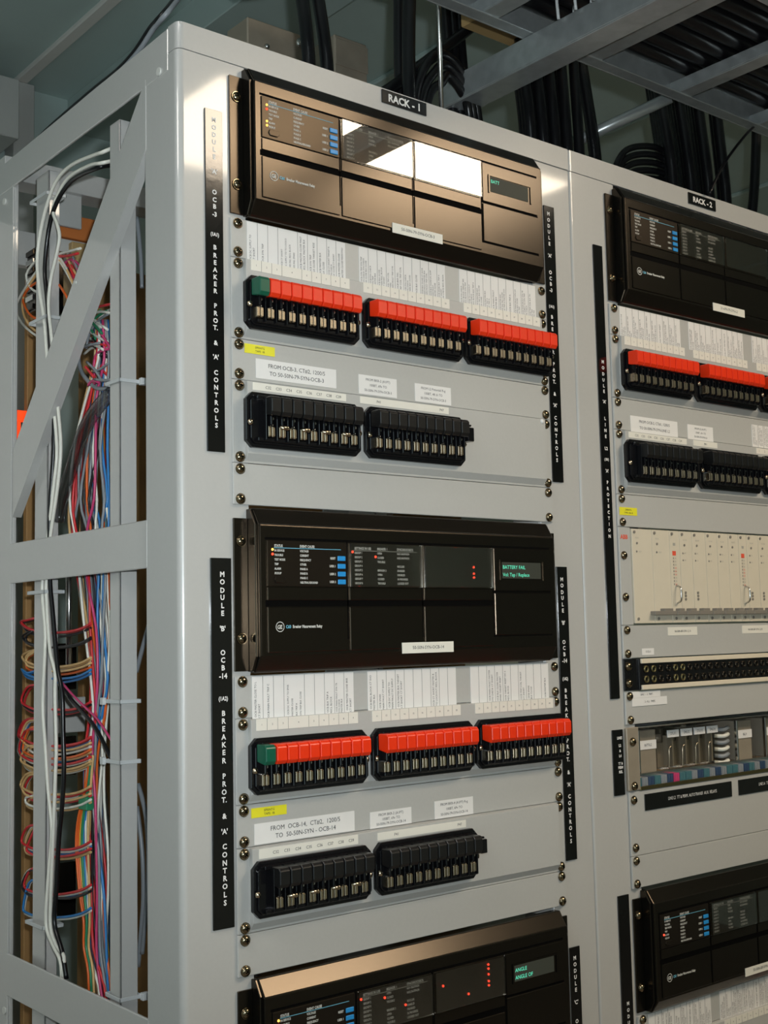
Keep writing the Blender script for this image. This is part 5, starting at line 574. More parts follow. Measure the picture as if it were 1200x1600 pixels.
# ================================================================== protection relays
def relay(r,x0,i0,label,leds,tagtext,lcd,lamps2=(),lettered=True):
    za,zb=zi(i0,r),zi(i0+7,r); H=za-zb; s=H/7.0
    t=thing('protection_relay',label,'protection relay',(x0+XR/2,0,zb))
    ox=-XR/2
    def Z(i): return H-i*s
    def P(mb,name,m_,bevel=.0,parent=t,seg=1): return mb.build(name,m_,parent,(ox,0,0) if parent is t else (0,0,0),bevel,seg)
    prof=[(.0,Z(.12)),(-.0085,Z(.12)),(-.0195,Z(.80)),(-.0210,Z(.84)),(-.0210,Z(6.22)),(-.0110,Z(6.82)),(-.0085,Z(6.92)),(0,Z(6.92))]
    h=MB().prism_x(prof,.0115,.4535); P(h,'housing','black',.0012,seg=2)
    # faceted end caps with a vertical rib
    for a,b in ((.0085,.0115),(.4535,.4565)):
        P(MB().prism_x([(.0,Z(.16)),(-.007,Z(.16)),(-.0165,Z(.80)),(-.0165,Z(6.25)),(-.009,Z(6.86)),(0,Z(6.86))],a,b),'end_cap','black',.0006)
    P(MB().box(.0300,.4350,.0005,.150,Z(6.7),Z(.3)),'chassis','black')
    for a,b in ((-.0085,.0084),(.4566,.4735)):
        P(MB().box(a,b,-.003,-.0003,Z(6.83),Z(.55)),'mounting_ear','black',.0005)
    for ii in (1.5,5.5):
        for xx in (0,XR): screw(t,xx+ox,Z(ii))
    # upper row plates
    y=-.0210
    colsx=((.0200,.1235),(.1270,.2310),(.2345,.3425))
    g=MB(); g.box(.0180,.3440,y-.0002,y+.004,Z(4.22),Z(3.96)); g.box(.3440,.3455,y-.0002,y+.004,Z(5.62),Z(1.4)); g.box(.0180,.4445,y-.0002,y+.002,Z(1.46),Z(1.36))
    for a in (.1250,.2325): g.box(a-.0007,a+.0007,y-.0002,y+.004,Z(5.62),Z(1.4))
    g.box(.3440,.4445,y-.0002,y+.002,Z(3.60),Z(3.52)); g.box(.3440,.4445,y-.0002,y+.002,Z(5.68),Z(5.62))
    P(g,'gap_shade','recess_shade')  # dark strips laid on the face in place of shaded gaps
    for k,(a,b) in enumerate(colsx):
        P(MB().box(a,b,y-.0014,y,Z(3.95),Z(3.42)),'rail_cover','black',.0004)
        P(MB().box(a,b,y-.0014,y,Z(6.10 if k<3 else 5.6),Z(4.24)),'compartment_door','black',.0005)
    P(MB().box(.3465,.4440,y-.0014,y,Z(5.60),Z(3.62)),'compartment_door','black',.0005)
    # keypad
    a,b=colsx[0]
    kp=P(MB().box(a,b,y-.0016,y,Z(3.38),Z(1.50)),'keypad_panel','keypad',.0003)
    tt=MB(); yy=y-.0018; hh=.0027
    tt2=MB(); tt2.box(a+.008,b-.008,yy,yy+.0002,Z(1.81),Z(1.785)); tt2.build('rule_line','cyan',kp)
    def legend(mb,x,rows,head,i1=1.76):
        for l in head: text(mb,l,x,Z(i1),hh*1.05,yy,'l','b',squash=.8)
        for k,l in enumerate(rows):
            if l: text(mb,l,x,Z(i1+.188*(k+1)),hh*.88,yy,'l','b',squash=.8)
    legend(tt,a+.0085,['IN SERVICE','TROUBLE','TEST MODE','TRIP','ALARM','PICKUP'],['STATUS'])
    legend(tt,a+.0410,['VOLTAGE','CURRENT','FREQUENCY','OTHER','PHASE A','PHASE B','PHASE C','NEUTRAL/GROUND'],['EVENT CAUSE'])
    for k,l in enumerate(('RESET','USER 1','USER 2','USER 3')):
        i_=2.18+.335*k
        text(tt,l,a+.0880,Z(i_+.04),hh*.92,yy,'r','b',squash=.8)
        MB().box(a+.0905,a+.1010,y-.0030,y-.0016,Z(i_+.10),Z(i_-.11)).build('push_button','blue',kp,bevel=.0005)
    tt.build('lettering','legend',kp)
    MB().prism_y([(a+.0100,Z(3.24)),(a+.0195,Z(3.24)),(a+.0220,Z(3.14)),(a+.0215,Z(2.98)),(a+.0090,Z(2.98)),(a+.0080,Z(3.12))],y-.0030,y-.0016).build('serial_port','keypad',kp,bevel=.0004)
    nl=0
    # indicator windows
    heads=[(0.0075,'SETTINGS IN USE',['GROUP %d'%k for k in range(1,9)]),(.0395,'BREAKER 1',['OPEN','CLOSED','TROUBLE','','BREAKER 2','OPEN','CLOSED','TROUBLE']),
           (.0680,'SYNCHROCHECK',['NO1 IN-SYNCH','NO2 IN-SYNCH','','RECLOSE','ENABLED','DISABLED','IN PROGRESS','LOCKED OUT'])]
    for k,(a2,b2) in enumerate(colsx[1:]):
        w_=P(MB().box(a2,b2,y-.0012,y,Z(3.38),Z(1.50)),'indicator_panel','keypad',.0003)
        if k==0:
            q=MB(); yy=y-.0014
            for dx,hd,rows in heads: legend(q,a2+dx,rows,[hd],1.76)
            q.build('lettering','legend',w_)
            z0=Z(1.82); MB().box(a2+.006,b2-.006,y-.0015,y-.0013,z0,z0+.0006).build('rule_line','grey',w_)
        cz=MB().box(a2+.0005,b2-.0005,y-.0042,y-.0034,Z(3.36),Z(1.52)); cz.build('clear_cover','clear',w_,bevel=.0003)
        fr=MB(); e=.0007
        fr.box(a2,a2+e,y-.0042,y-.0012,Z(3.38),Z(1.50)); fr.box(b2-e,b2,y-.0042,y-.0012,Z(3.38),Z(1.50)); fr.box(a2,b2,y-.0042,y-.0012,Z(3.38),Z(3.36)); fr.box(a2,b2,y-.0042,y-.0012,Z(1.52),Z(1.50))
        fr.build('cover_edge','relayclear',w_)
        for (xx,ii,cc) in leds:
            if a2<xx<b2: MB().dome(xx,y-.0012,Z(ii),.0014,.0014,8,3).build('indicator_light',cc,w_)
    for (xx,ii,cc) in leds:
        if colsx[0][0]<xx<colsx[0][1]: MB().dome(xx,y-.0016,Z(ii),.0014,.0014,8,3).build('indicator_light',cc,kp)
    # display
    d=P(MB().box(.3465,.4440,y-.0014,y,Z(3.50),Z(1.50)),'display_panel','black',.0004)
    sc=MB().box(.3590,.4260,y-.0020,y-.0013,Z(2.92),Z(2.14)).build('screen','lcd',d)
    q=MB()
    for k,l in enumerate(lcd): text(q,l,.3600,Z(2.46+.36*k),.0042,y-.0022,'l','r',squash=1.0)
    q.build('lettering','lcdt',sc)
    fr=MB(); fr.box(.3560,.3582,y-.0026,y-.0012,Z(3.0),Z(2.08)); fr.box(.4300,.4322,y-.0026,y-.0012,Z(3.0),Z(2.08)); fr.box(.3560,.4322,y-.0024,y-.0012,Z(2.1),Z(2.04)); fr.build('screen_bezel','black',d)
    # round emblem and model script on the lower left door
    em=MB(); cx,cz,R=.0345,Z(5.05),.0054; yy=y-.0018
    n_=28
    for k in range(n_):
        a0,a1=2*math.pi*k/n_,2*math.pi*(k+1)/n_
        for (ra,rb) in ((R,R*.86),):
            em.add([(cx+ra*math.cos(a0),yy,cz+ra*math.sin(a0)),(cx+ra*math.cos(a1),yy,cz+ra*math.sin(a1)),(cx+rb*math.cos(a1),yy,cz+rb*math.sin(a1)),(cx+rb*math.cos(a0),yy,cz+rb*math.sin(a0))],[(0,3,2,1)])
    text(em,'GE',cx-.0034,cz-.0022,.0044,yy,'l','b',squash=.85)
    text(em,'Breaker Management Relay',.0505,cz-.0014,.0033,yy,'l','b',squash=.78)
    P(em,'emblem_lettering','legend')
    e2=MB(); text(e2,'C60',.0418,cz-.0016,.0034,yy,'l','b',squash=.85); P(e2,'model_lettering','cyan')
    # name label
    lb=MB().box(.1990,.2765,y-.0022,y-.0014,Z(6.32),Z(5.84)).build('name_label','paper2',t,(ox,0,0)); lab(lb,'white printed label')
    q=MB(); text(q,tagtext,.2378,Z(6.14),.0036,y-.0024,'c','r',squash=1.0); q.build('lettering','ink',lb)
    return t
relay(1,RX[0],0.0,'top black relay of the first rack, brown sheen and glaring windows',[(.0262,1.87,'leda'),(.0262,2.06,'ledr'),(.0262,2.62,'leda'),(.0262,2.81,'leda')],'50-50N-79-SYN-OCB-3',['BATT',''])
relay(1,RX[0],19.25,'middle relay of the first rack with green display text and red lamps',
   [(.0262,1.87,'leda'),(.0262,2.06,'ledr'),(.1318,1.87,'ledr'),(.1640,2.06,'ledr'),(.3130,2.42,'ledr'),(.3130,2.72,'ledr'),(.3130,2.90,'ledr')],'50-50N-SYN-OCB-14',['BATTERY FAIL','Vol: Tap / Replace'])
relay(1,RX[0],38.5,'lowest relay of the first rack cut off by the picture edge',
   [(.0262,1.87,'leda'),(.0262,2.06,'ledr'),(.1318,1.87,'ledr'),(.1640,2.06,'ledr'),(.1928,2.62,'ledr'),(.2480,2.22,'ledr'),(.2860,2.90,'ledr'),(.3180,1.75,'ledr'),(.3180,1.95,'ledr'),(.3180,2.22,'ledr'),(.3180,2.55,'ledr'),(.3180,2.75,'ledr')],'50-50N-SYN-OCB-15',['ANGLE','ANGLE OF'])
relay(2,RX[1],0.0,'top relay of the second rack, partly cut by the right edge',[],'21-67N-79-SYN-L2',['L2'])
relay(2,RX[1],38.5,'lowest relay of the second rack with one red status lamp',[(.0262,2.62,'ledr')],'50-50N-BF-SYN-L2',['',''])

# ================================================================== ivory card frame (second rack)
def card_frame():
    r=2; x0=RX[1]; za,zb=zi(19.27,r),zi(24.48,r); H=za-zb
    t=thing('card_frame','ivory card frame with red maker letters and grey extractor handles','card frame',(x0+XR/2,0,zb))
    ox=-XR/2
    def Z(i): return H-(i-19.27)*H/5.21
    def P(mb,name,m_,bevel=0.,parent=None): return mb.build(name,m_,parent or t,(ox,0,0) if parent is None else (0,0,0),bevel)
    for a,b in ((-.0085,.0150),(.4505,.4735)):
        P(MB().box(a,b,-.003,-.0003,0,H),'mounting_ear','panel',.0005)
    P(MB().box(.0155,.450,.0,.20,.004,H-.004),'chassis','grey')
    for ii in (20.78,23.0):
        for xx in (0,XR): screw(t,xx+ox,Z(ii))
    q=MB(); text(q,'ABB',-.0055,Z(19.90),.0062,-.0032,'l','b'); P(q,'maker_lettering','pred')
    seams=[.0160,.0588,.0970,.1195,.1478,.1790,.2065,.2335,.2585,.2790,.3080,.3390,.3700,.4000,.4495]
    for k in range(len(seams)-1):
        a,b=seams[k]+.00035,seams[k+1]-.00035; y=-.0045
        c=P(MB().box(a,b,y,0,.002,H-.0015),'circuit_card_front','ivory',.0003)
        m_=MB(); xm=a+min(.013,(b-a)*.5)
        def scr(x,z): m_.cyl((x,y-.0012,z),(x,y,z),.0021,8)
        scr(a+.005,H-.006); scr(a+.007,.008)
        m_.build('card_screw','handleg',c)
        d=MB(); e=MB(); f_=MB()
        if k in (2,8):
            for j,cc in enumerate('aaabbbaab'): d.box(a+.006,a+.0072,y-.0004,y,Z(20.9+.18*j),Z(20.8+.18*j)); text(f_ if cc=='b' else e,'RR',a+.009,Z(20.9+.18*j),.0022,y-.0003)
            f_.box(a+.005,a+.0125,y-.0003,y,Z(20.70),Z(20.45))
            e.box(a+.007,a+.012,y-.0003,y,Z(20.15),Z(20.0))
        else:
            d.cyl((xm-.003,y-.0008,Z(20.10)),(xm-.003,y,Z(20.10)),.0017,8)
            text(e,'PS 01' if k<2 else 'VG 0%d'%k,a+.007,Z(19.86),.0022,y-.0003)
            if k<2: d.dome(a+.009,y,Z(20.55),.0016,.0012,8,3); text(e,'RDY',a+.013,Z(20.6),.0022,y-.0003)
            else:
                for z_ in (20.55,20.95): d.dome(a+.006,y,Z(z_),.0014,.0010,8,3); text(e,'IN',a+.009,Z(z_+.04),.0022,y-.0003)
            if k in (3,4,9,10):
                for z_ in (22.75,22.93,23.11): d.cyl((a+.008,y-.001,Z(z_)),(a+.008,y,Z(z_)),.0019,8)
        if d.v: d.build('indicator_dot','handleg',c)
        if e.v: e.build('lettering','grey',c)
        if f_.v: lab(f_.build('red_lettering','pred',c),'red print')
        if k in (2,8):
            h_=MB(); xx=a+.011; h_.tube([(xx,y,Z(22.35)),(xx-.001,y-.005,Z(22.42)),(xx-.002,y-.009,Z(22.6)),(xx-.002,y-.009,Z(23.1)),(xx,y-.005,Z(23.25)),(xx+.001,y,Z(23.32))],.0014,8)
            h_.build('pull_handle','steel',c)
        if k>=1:
            h_=MB(); h_.box(a-.010 if k==1 else a,b,-.013,y,Z(23.98),Z(23.76)); w_=b-a
            h_.prism_y([(a+w_*.3,Z(23.90)),(a+w_*.8,Z(23.90)),(a+w_*.8,Z(23.62)),(a+w_*.3,Z(23.62))],-.0125,y)
            if k!=8 or True: h_.build('extractor_handle','handleg',c,bevel=.0005)
card_frame()

# ================================================================== jack strip (second rack)
def jack_panel():
    r=2; x0=RX[1]; za,zb=zi(26.27,r),zi(27.96,r); H=za-zb
    t=thing('jack_panel','black panel with two rows of round jacks between ivory strips','jack panel',(x0+XR/2,0,zb)); ox=-XR/2
    def P(mb,name,m_,bevel=0.): return mb.build(name,m_,t,(ox,0,0),bevel)
    P(MB().box(-.0085,.0190,-.003,-.0003,0,H),'mounting_ear','blackg',.0005); P(MB().box(.4461,.4735,-.003,-.0003,0,H),'mounting_ear','blackg',.0005)
    P(MB().box(.0190,.0225,-.0055,-.0003,0,H),'end_rib','blackg',.0008)
    P(MB().box(.0226,.446,-.0045,.06,.0008,H-.0008),'jack_field','blackg',.0005)
    P(MB().box(.0228,.446,-.0075,-.0046,H-.0068,H-.0004),'designation_strip','ivoryc',.0005)
    P(MB().box(.0228,.446,-.0075,-.0046,.0004,.0068),'designation_strip','ivoryc',.0005)
    for z_ in (.010,H-.010):
        for xx in (0,XR): screw(t,xx+ox,z_)
    def ring(gold):
        m_=MB(); n_=14
        for rr_,y0,y1 in ((.0048,-.0062,-.0045),):
            vs=[];
            for k in range(n_): a=2*math.pi*k/n_; vs+= [(rr_*math.cos(a),y1,rr_*math.sin(a)),(rr_*math.cos(a),y0,rr_*math.sin(a)),(.0030*math.cos(a),y0,.0030*math.sin(a)),(.0030*math.cos(a),y1,.0030*math.sin(a))]
            fs=[]
            for k in range(n_):
                j=(k+1)%n_
                for q in range(3): fs.append((k*4+q,k*4+q+1,j*4+q+1,j*4+q))
            m_.add(vs,fs,True)
        return m_.mesh('jack',['dgold' if gold else 'black'])
    RG,RB=ring(True),ring(False)
    for row,z_ in ((0,H*.655),(1,H*.335)):
        for k in range(26):
            g=(k in (0,1,4,5))
            o=place('jack',RG if g else RB,t,(ox+.0345+.0158*k,0,z_))
            if g: lab(o,'dull gold ringed jack')
jack_panel()

# ================================================================== open relay tray (second rack)
def relay_tray():
    r=2; x0=RX[1]; za,zb=zi(29.78,r),zi(33.28,r); H=za-zb
    t=thing('relay_tray','open tray behind a grey flanged frame holding clear plug-in relays','tray',(x0+XR/2,0,zb)); ox=-XR/2
    def P(mb,name,m_,bevel=0.): return mb.build(name,m_,t,(ox,0,0),bevel)
    for a,b in ((-.0110,.0135),(.4516,.4735)): P(MB().box(a,b,-.0050,-.0003,.001,H-.003),'mounting_ear','galvw',.0008)
    P(MB().box(.0135,.4516,-.003,.17,0,.003),'tray_floor','galvw')
    P(MB().box(.0135,.4516,-.0050,-.0030,0,.005),'front_lip','dgold',.0005)
    P(MB().box(.0135,.4516,.125,.128,.003,H),'back_plate','panel')
    P(MB().box(.0135,.0150,-.003,.165,.003,H-.003),'end_plate','galvw')
    P(MB().cyl((.0150,.02,H-.006),(.4516,.02,H-.006),.002,8),'cross_rod','steel')
    rail=MB().box(.0150,.4516,.012,.018,.010,.019); rail.box(.0150,.4516,.040,.046,.010,.019); P(rail,'mounting_rail','steel',.0004)
    for ii in (30.65,33.0):
        screw(t,ox+0,zi(ii,r)-zb,-.005); screw(t,ox+XR,zi(ii,r)-zb,-.005)
    return t,zb,H
tray,tzb,tH=relay_tray()
# plug-in relays
def plug_relay(x,w,kind,label,tagtxt):
    t=thing('plug_in_relay',label,'relay',(x+w/2,.035,tzb+.003))
    if kind=='clear':
        MB().box(-w/2+.001,w/2-.001,-.012,.030,.0,.014).build('socket','wood' if w<.03 else 'tan',t,bevel=.0006)
        MB().box(-w/2+.001,w/2-.001,-.014,.040,.0142,.070).build('clear_can','relayclear',t,bevel=.001)
        c=MB(); c.box(-w/2+.004,w/2-.004,.006,.036,.016,.050); c.cyl((0,.014,.050),(0,.014,.062),.007,12); c.box(.003,.006,-.010,.006,.018,.060); c.build('coil','galvw',t)
        k=MB(); k.tube([(-w/2+.002,-.0155,.016),(-w/2+.002,-.0165,.030),(-w/2+.003,-.0165,.044),(-w/2+.009,-.0165,.0475)],.0008,6); k.build('retaining_wire','brass',t)
    else:
        MB().box(-w/2+.001,w/2-.001,-.012,.060,.014,.072).build('case','galvw',t,bevel=.001)
        MB().box(-w/2+.001,w/2-.001,-.010,.040,.0,.0138).build('socket','wood',t)
        MB().box(-w/2-.0015,-w/2+.002,-.015,-.010,.0,.073).build('end_post','steel',t,bevel=.0005)
    s=MB().box(-w/2+.002,w/2-.002,-.0156 if kind=='clear' else -.0135,-.0141 if kind=='clear' else -.0121,.059 if kind=='clear' else .046,.069 if kind=='clear' else .058).build('name_label','paper',t); lab(s,'white printed label')
    q=MB(); text(q,tagtxt,0,.0625 if kind=='clear' else .050,.0036,-.0158 if kind=='clear' else -.0137,'c','r',squash=.85); q.build('lettering','ink',s)
X2=RX[1]
plug_relay(X2+.0165,.024,'can','brown cased plug-in relay at the left end of the tray, half hidden','27')
plug_relay(X2+.0440,.0400,'can','brown cased plug-in relay with white label behind a grey post','86TT/L2')
for k,(nm) in enumerate(('first','second','third','fourth')):
    plug_relay(X2+.1030+.0300*k,.0290,'clear','%s clear plug-in relay from the left in the open tray'%nm,'D%dLX%d'%(5-k%2,k+1))
plug_relay(X2+.2680,.0400,'can','grey cased plug-in relay at the right edge of the tray','86L4')
plug_relay(X2+.3400,.0400,'can','cased plug-in relay deep in the right part of the tray','86L5')
# terminal blocks along the tray front
for k in range(24):
    x=X2+.018+.0135*k
    if x>X2+.43: break
    
    g='terminal blocks in front of the plug-in relays'
    o=MB().box(-.006,.006,-.012,.012,0,.012).box(-.0045,-.0015,-.0128,-.012,.002,.012).box(.001,.0040,-.0128,-.012,.001,.010).build('terminal_block',['w_teal','w_grey','w_navy','w_teal','w_grey','w_navy','w_pink' if k==6 else 'w_grey','w_teal'][k%8],None,(x,.014,tzb+.0032),.0006)
    tag(o,'small wired terminal block on the tray floor before the plug-in relays','terminal block',g)
# relay tray wiring
for k in range(5):
    m_=MB(); y=.055+.012*k
    m_.tube([(X2+.02,y,tzb+tH-.010-.002*k),(X2+.12,y-.01,tzb+tH-.006),(X2+.22,y+.01,tzb+tH-.012),(X2+.32,y,tzb+tH-.008),(X2+.44,y,tzb+tH-.012)],.0028,8)
    tag(m_.build('grey_cable','w_grey'),'grey cable running along the back of the relay tray ceiling','cable','cables over the relay tray')
for k in range(6):
    m_=MB(); x=X2+.222+.0006*k; z=tzb+.018+.0095*k
    m_.tube([(x,.03,z),(x+.010,.022,z-.001),(x+.022,.022,z+.001),(x+.034,.032,z)],.0030,8)
    tag(m_.build('coiled_lead','w_grey' if k%2 else 'w_white'),'shiny coiled lead beside the fourth clear relay','wire','coiled leads in the relay tray')

# ================================================================== side bay wiring
def wire_thing(name,label,cat,segs,group=None):
    """segs: (part name, colour key, radius, points)"""
    p0=segs[0][3][0]; t=thing(name,label,cat,p0,group)
    for nm,c,r_,pts in segs:
        o=MB().tube(pts,r_,6,3).build(nm,c,t,(-p0[0],-p0[1],-p0[2]))
    return t
def wire(pts,r_,c,name,label,cat='cable',group=None,sub=4,n=8): return tag(MB().tube(pts,r_,n,sub).build(name,c),label,cat,group)
wire(WHITE_CABLE[0],.0023,'w_white','white_cable','outer white cable running down the rear inner rail of the side')
wire(WHITE_CABLE[1],.0023,'w_white','white_cable','inner white cable that bows away beside the outer one')
wire(BLACK_CABLE[0],.0028,'cable','black_cable','black cable tied beside the two white cables')
GL_=['grey looped cable crossing the upper wiring beside the front rail','thin grey cable hanging in the gap behind the front post, upper','outer grey cable curving in the lower gap behind the front post','inner grey cable curving in the lower gap behind the front post','short grey cable in the gap behind the front post, mid height']
for p,l in zip(GREY_CABLE,GL_): wire(p,.0026,'w_grey','grey_cable',l)
wire_thing('wire_harness','thick vertical harness of many coloured wires between the side rails','wiring',[('wire','w_'+c,.0017,p) for c,p in HARNESS])
wire_thing('wire_harness','narrow harness branch led by orange and yellow wires, lower left','wiring',[('wire','w_'+c,.0016,p) for c,p in BRANCH])
wire_thing('wire_loop_bundle','fanned loops of coloured wire bulging past the rear inner rail','wiring',[('wire','w_'+c,.0016,p) for c,p in LOOPS])
wire_thing('wire_loop_bundle','big white and orange wire loops high in the side bay','wiring',[('wire','w_'+c,.0017,p) for c,p in UPPER])
for p,l,c in zip(CROSS,['black cable slanting across the lower side bay','pink wire slanting beside the black cable in the lower side bay'],['cable','w_pink']): wire(p,.0024 if c=='cable' else .0014,c,'crossing_cable',l)
SL=['smoky plastic sheath slanting down to the left across the harness','smoky plastic sheath around the upper vertical harness','smoky plastic sheath around the lower vertical harness']
for p,l,r_ in zip(SHEATH,SL,(.008,.010,.010)): wire(p,r_,'sheath','plastic_sheath',l,'sheath')
# nylon ties
def tie(y0,y1,z,label,x0=-.0665,x1=-.036,head=None):
    m_=MB(); w=.0022
    m_.box(x0,x0+.0012,y0,y1,z-w,z+w); m_.box(x1-.0012,x1,y0,y1,z-w,z+w); m_.box(x0,x1,y0,y0+.0012,z-w,z+w); m_.box(x0,x1,y1-.0012,y1,z-w,z+w)
    if head=='front': m_.box(x1-.002,x1+.006,y0-.005,y0+.001,z-.004,z+.004)
    elif head: m_.box(x0-.003,x0+.001,y1-.001,y1+.007,z-.004,z+.004)
    tag(m_.build('cable_tie','tie',bevel=.0004),label,'cable tie')
tie(.147,.182,ZT-.3364,'milky nylon tie round the front inner rail near the brace','front' and -.0625,-.036,'front')
tie(.147,.182,ZT-.6944,'milky nylon tie round the front inner rail, middle',-.0625,-.036,'back')
tie(.147,.182,ZT-.7598,'milky nylon tie round the front inner rail just below another',-.0625,-.036,'back')
tie(.147,.182,ZT-1.0101,'milky nylon tie round the front inner rail at the bottom rail',-.0625,-.036,'front')
tie(.335,.386,ZT-.0652,'nylon tie at the top of the white cables',-.0675,-.040)
tie(.335,.386,ZT-.224,'nylon tie on the white cables beside the brace',-.0675,-.040)
tie(.335,.386,ZT-.5665,'nylon tie on the white cables below the middle rail',-.0675,-.040)
tie(.335,.386,ZT-.9653,'nylon tie on the white cables above the lower rail',-.0675,-.040)
# gear inside the bay
def gear(name,label,cat,m_,x0,x1,y0,y1,z0,z1,extra=None):
    t=thing(name,label,cat,((x0+x1)/2,(y0+y1)/2,z0))
    w,d,h=(x1-x0)/2,(y1-y0)/2,z1-z0
    MB().box(-w,w,-d,d,0,h).build('body',m_,t,bevel=.001)
    if extra=='terminals':
        n_=max(3,int(h/.012))
        for k in range(n_): MB().box(-w-.003,-w,-d*.8,d*.8,h*(k+.2)/n_,h*(k+.75)/n_).build('terminal','steel' if k%2 else 'black',t,bevel=.0004)
    if extra=='bolt': MB().cyl((-w+.012,-d-.004,h*.55),(-w+.012,-d,h*.55),.006,12).build('bolt','steel',t)
    return t
gear('terminal_strip','dark terminal strip behind the upper wire loops','terminal strip','black',-.030,.010,.452,.482,ZT-.185,ZT-.098,'terminals')
gear('terminal_strip','dark terminal strip behind the red and tan loops','terminal strip','black',-.010,.020,.430,.470,ZT-.69,ZT-.63,'terminals')
gear('terminal_strip','dark terminal strip behind the middle loops','terminal strip','black',-.010,.020,.430,.470,ZT-.80,ZT-.75,'terminals')
gear('terminal_strip','dark terminal strip behind the lowest loops','terminal strip','black',-.010,.020,.430,.470,ZT-.98,ZT-.91,'terminals')
gear('junction_plate','pale grey plate with a shiny bolt high in the side bay','plate','panel',-.012,.045,.470,.476,ZT-.055,ZT+.004,'bolt')
gear('grey_cover','wide grey cover plate under the orange sleeve','plate','panel',-.060,.075,.480,.495,ZT-.118,ZT-.070)
gear('grey_cover','grey cover plate between the harness and the loops, mid height','plate','panel',-.020,.030,.424,.428,ZT-.745,ZT-.700)
gear('orange_sleeve','orange brown sleeve behind the white cables at the top','sleeve','orangebox',.004,.075,.485,.497,ZT-.0655,ZT-.032)
gear('tan_block','tan phenolic block beside the brace','block','tan',.030,.070,.470,.50,ZT-.160,ZT-.075)
gear('green_connector','small green plug-in connector among the lower wires','connector','w_green',-.052,-.040,.250,.272,ZT-.822,ZT-.806)
m_=MB().cyl((-.005,.40,ZT-.66),(-.005,.40,ZT-.50),.004,10); tag(m_.build('support_rod','steel'),'bright vertical rod in the middle of the side bay','rod')
# neighbouring cabinet behind, with brown boards
t=thing('storage_cabinet','beige steel cabinet standing behind the first rack','cabinet',(-.10,.80,0))
MB().box(-.25,.105,-.20,.20,0,ZT-.02).build('body','beige',t,bevel=.003)
MB().box(-.20,.10,-.203,-.2005,.05,ZT-.45).build('door','beige',t,bevel=.002)
b=MB().box(-.0075,.0075,-.012,0,0,ZT-.10).build('wood_batten','wood',None,(.0235,.598,0),.001); tag(b,'upright brown wooden batten behind the wire loops','batten')
b=MB().box(-.38,.38,-.009,.009,0,ZT-.06).build('wood_board','wood',None,(.49,.61,0),.001); tag(b,'big brown varnished board behind the rack, seen through gaps','board')
b=MB().box(-.020,.018,-.004,.004,-.016,.0).box(-.020,.007,-.004,.004,-.085,-.016).build('warning_sign','sign',None,(.0,.590,ZT-.2970),.001); tag(b,'red orange sign on the beige cabinet behind the side frame','sign')

# ================================================================== above the racks
def strut(name,label,x0,x1,y0,y1,z0,z1,axis,cat='channel'):
    """open channel with slots"""
    t=thing(name,label,cat,((x0+x1)/2,(y0+y1)/2,z0)); w,d,h=(x1-x0)/2,(y1-y0)/2,z1-z0; e=.0025
    m_=MB().box(-w,w,-d,d,0,e)
    if axis=='y': m_.box(-w,-w+e,-d,d,e,h); m_.box(w-e,w,-d,d,e,h); m_.box(-w+e,-w+.009,-d,d,h-e,h); m_.box(w-.009,w-e,-d,d,h-e,h)
    else: m_.box(-w,w,-d,-d+e,e,h); m_.box(-w,w,d-e,d,e,h)
    m_.build('channel_body','galv',t,bevel=.0008); return t
strut('strut_channel','long galvanised strut crossing under the cable ladder towards the aisle',.459,.500,-1.35,.175,ZT+.120,ZT+.1605,'y')
lt=thing('cable_ladder','galvanised cable ladder over the front of the racks','cable ladder',(1.1,-.16,ZT+.161))
MB().box(-1.35,1.9,.168,.171,0,.045).box(-1.35,1.9,.150,.168,0,.0025).box(-1.35,1.9,.150,.168,.0425,.045).build('side_rail','galv',lt,bevel=.0006)
MB().box(-1.35,1.9,-.101,-.098,0,.045).box(-1.35,1.9,-.098,-.080,0,.0025).build('side_rail','galv',lt,bevel=.0006)
for k in range(14):
    x=-1.33+.2+.2*k+(.0)
    MB().box(x,x+.028,-.098,.168,.002,.0045).box(x,x+.0025,-.098,.168,.0045,.022).box(x+.0255,x+.028,-.098,.168,.0045,.022).build('rung','galv',lt,bevel=.0006)
sup=thing('ladder_support_rod','thin threaded rod rising from the rack top past the nameplate','rod',(.392,.10,ZT+.02))
MB().cyl((0,0,0),(0,0,CEIL-ZT-.02),.0035,10).build('rod','steel',sup); MB().cyl((0,0,0),(0,0,.006),.009,6).build('nut','steel',sup)
rs=random.Random(11)
zc=ZT+.185
for k in range(8):
    y=-.236+.0305*k; r_=rs.choice((.013,.014,.011)); lay=.0
    pts=[(x_, y+rs.uniform(-.0012,.0012), zc+r_+rs.uniform(0,.004)) for x_ in (-.1 if k%2 else .0,.25,.5,.75,1.0,1.3,1.7,2.4)]
    tag(MB().tube(pts,r_,10,3).build('power_cable','cable'),'black cable lying lengthwise on the cable ladder, lower layer','cable','black cables on the ladder, lower layer')
for k in range(7):
    y=-.222+.032*k; r_=rs.choice((.014,.015,.012))
    pts=[(x_, y+rs.uniform(-.0015,.0015), zc+.036+r_+rs.uniform(0,.006)) for x_ in (.15+rs.uniform(0,.2),.5,.8,1.1,1.5,2.4)]
    tag(MB().tube(pts,r_,10,3).build('power_cable','cable'),'black cable lying lengthwise on the cable ladder, upper layer','cable','black cables on the ladder, upper layer')
def drop(x,y,r_,label,sway=0.0,group=None,top=.27,xin=None):
    xin=x-.10 if xin is None else xin
    pts=[(xin-.12,-.05,ZT+top+.02),(xin,-.01,ZT+top+.02),(x-.01,y-.02,ZT+top-.01),(x+sway,y,ZT+top-.08),(x+sway*.5,y,ZT+.10),(x,y+.01,ZT+.0),(x,y+.02,ZT-.14)]
    tag(MB().tube(pts,r_,10,4).build('power_cable','cable'),label,'cable',group)
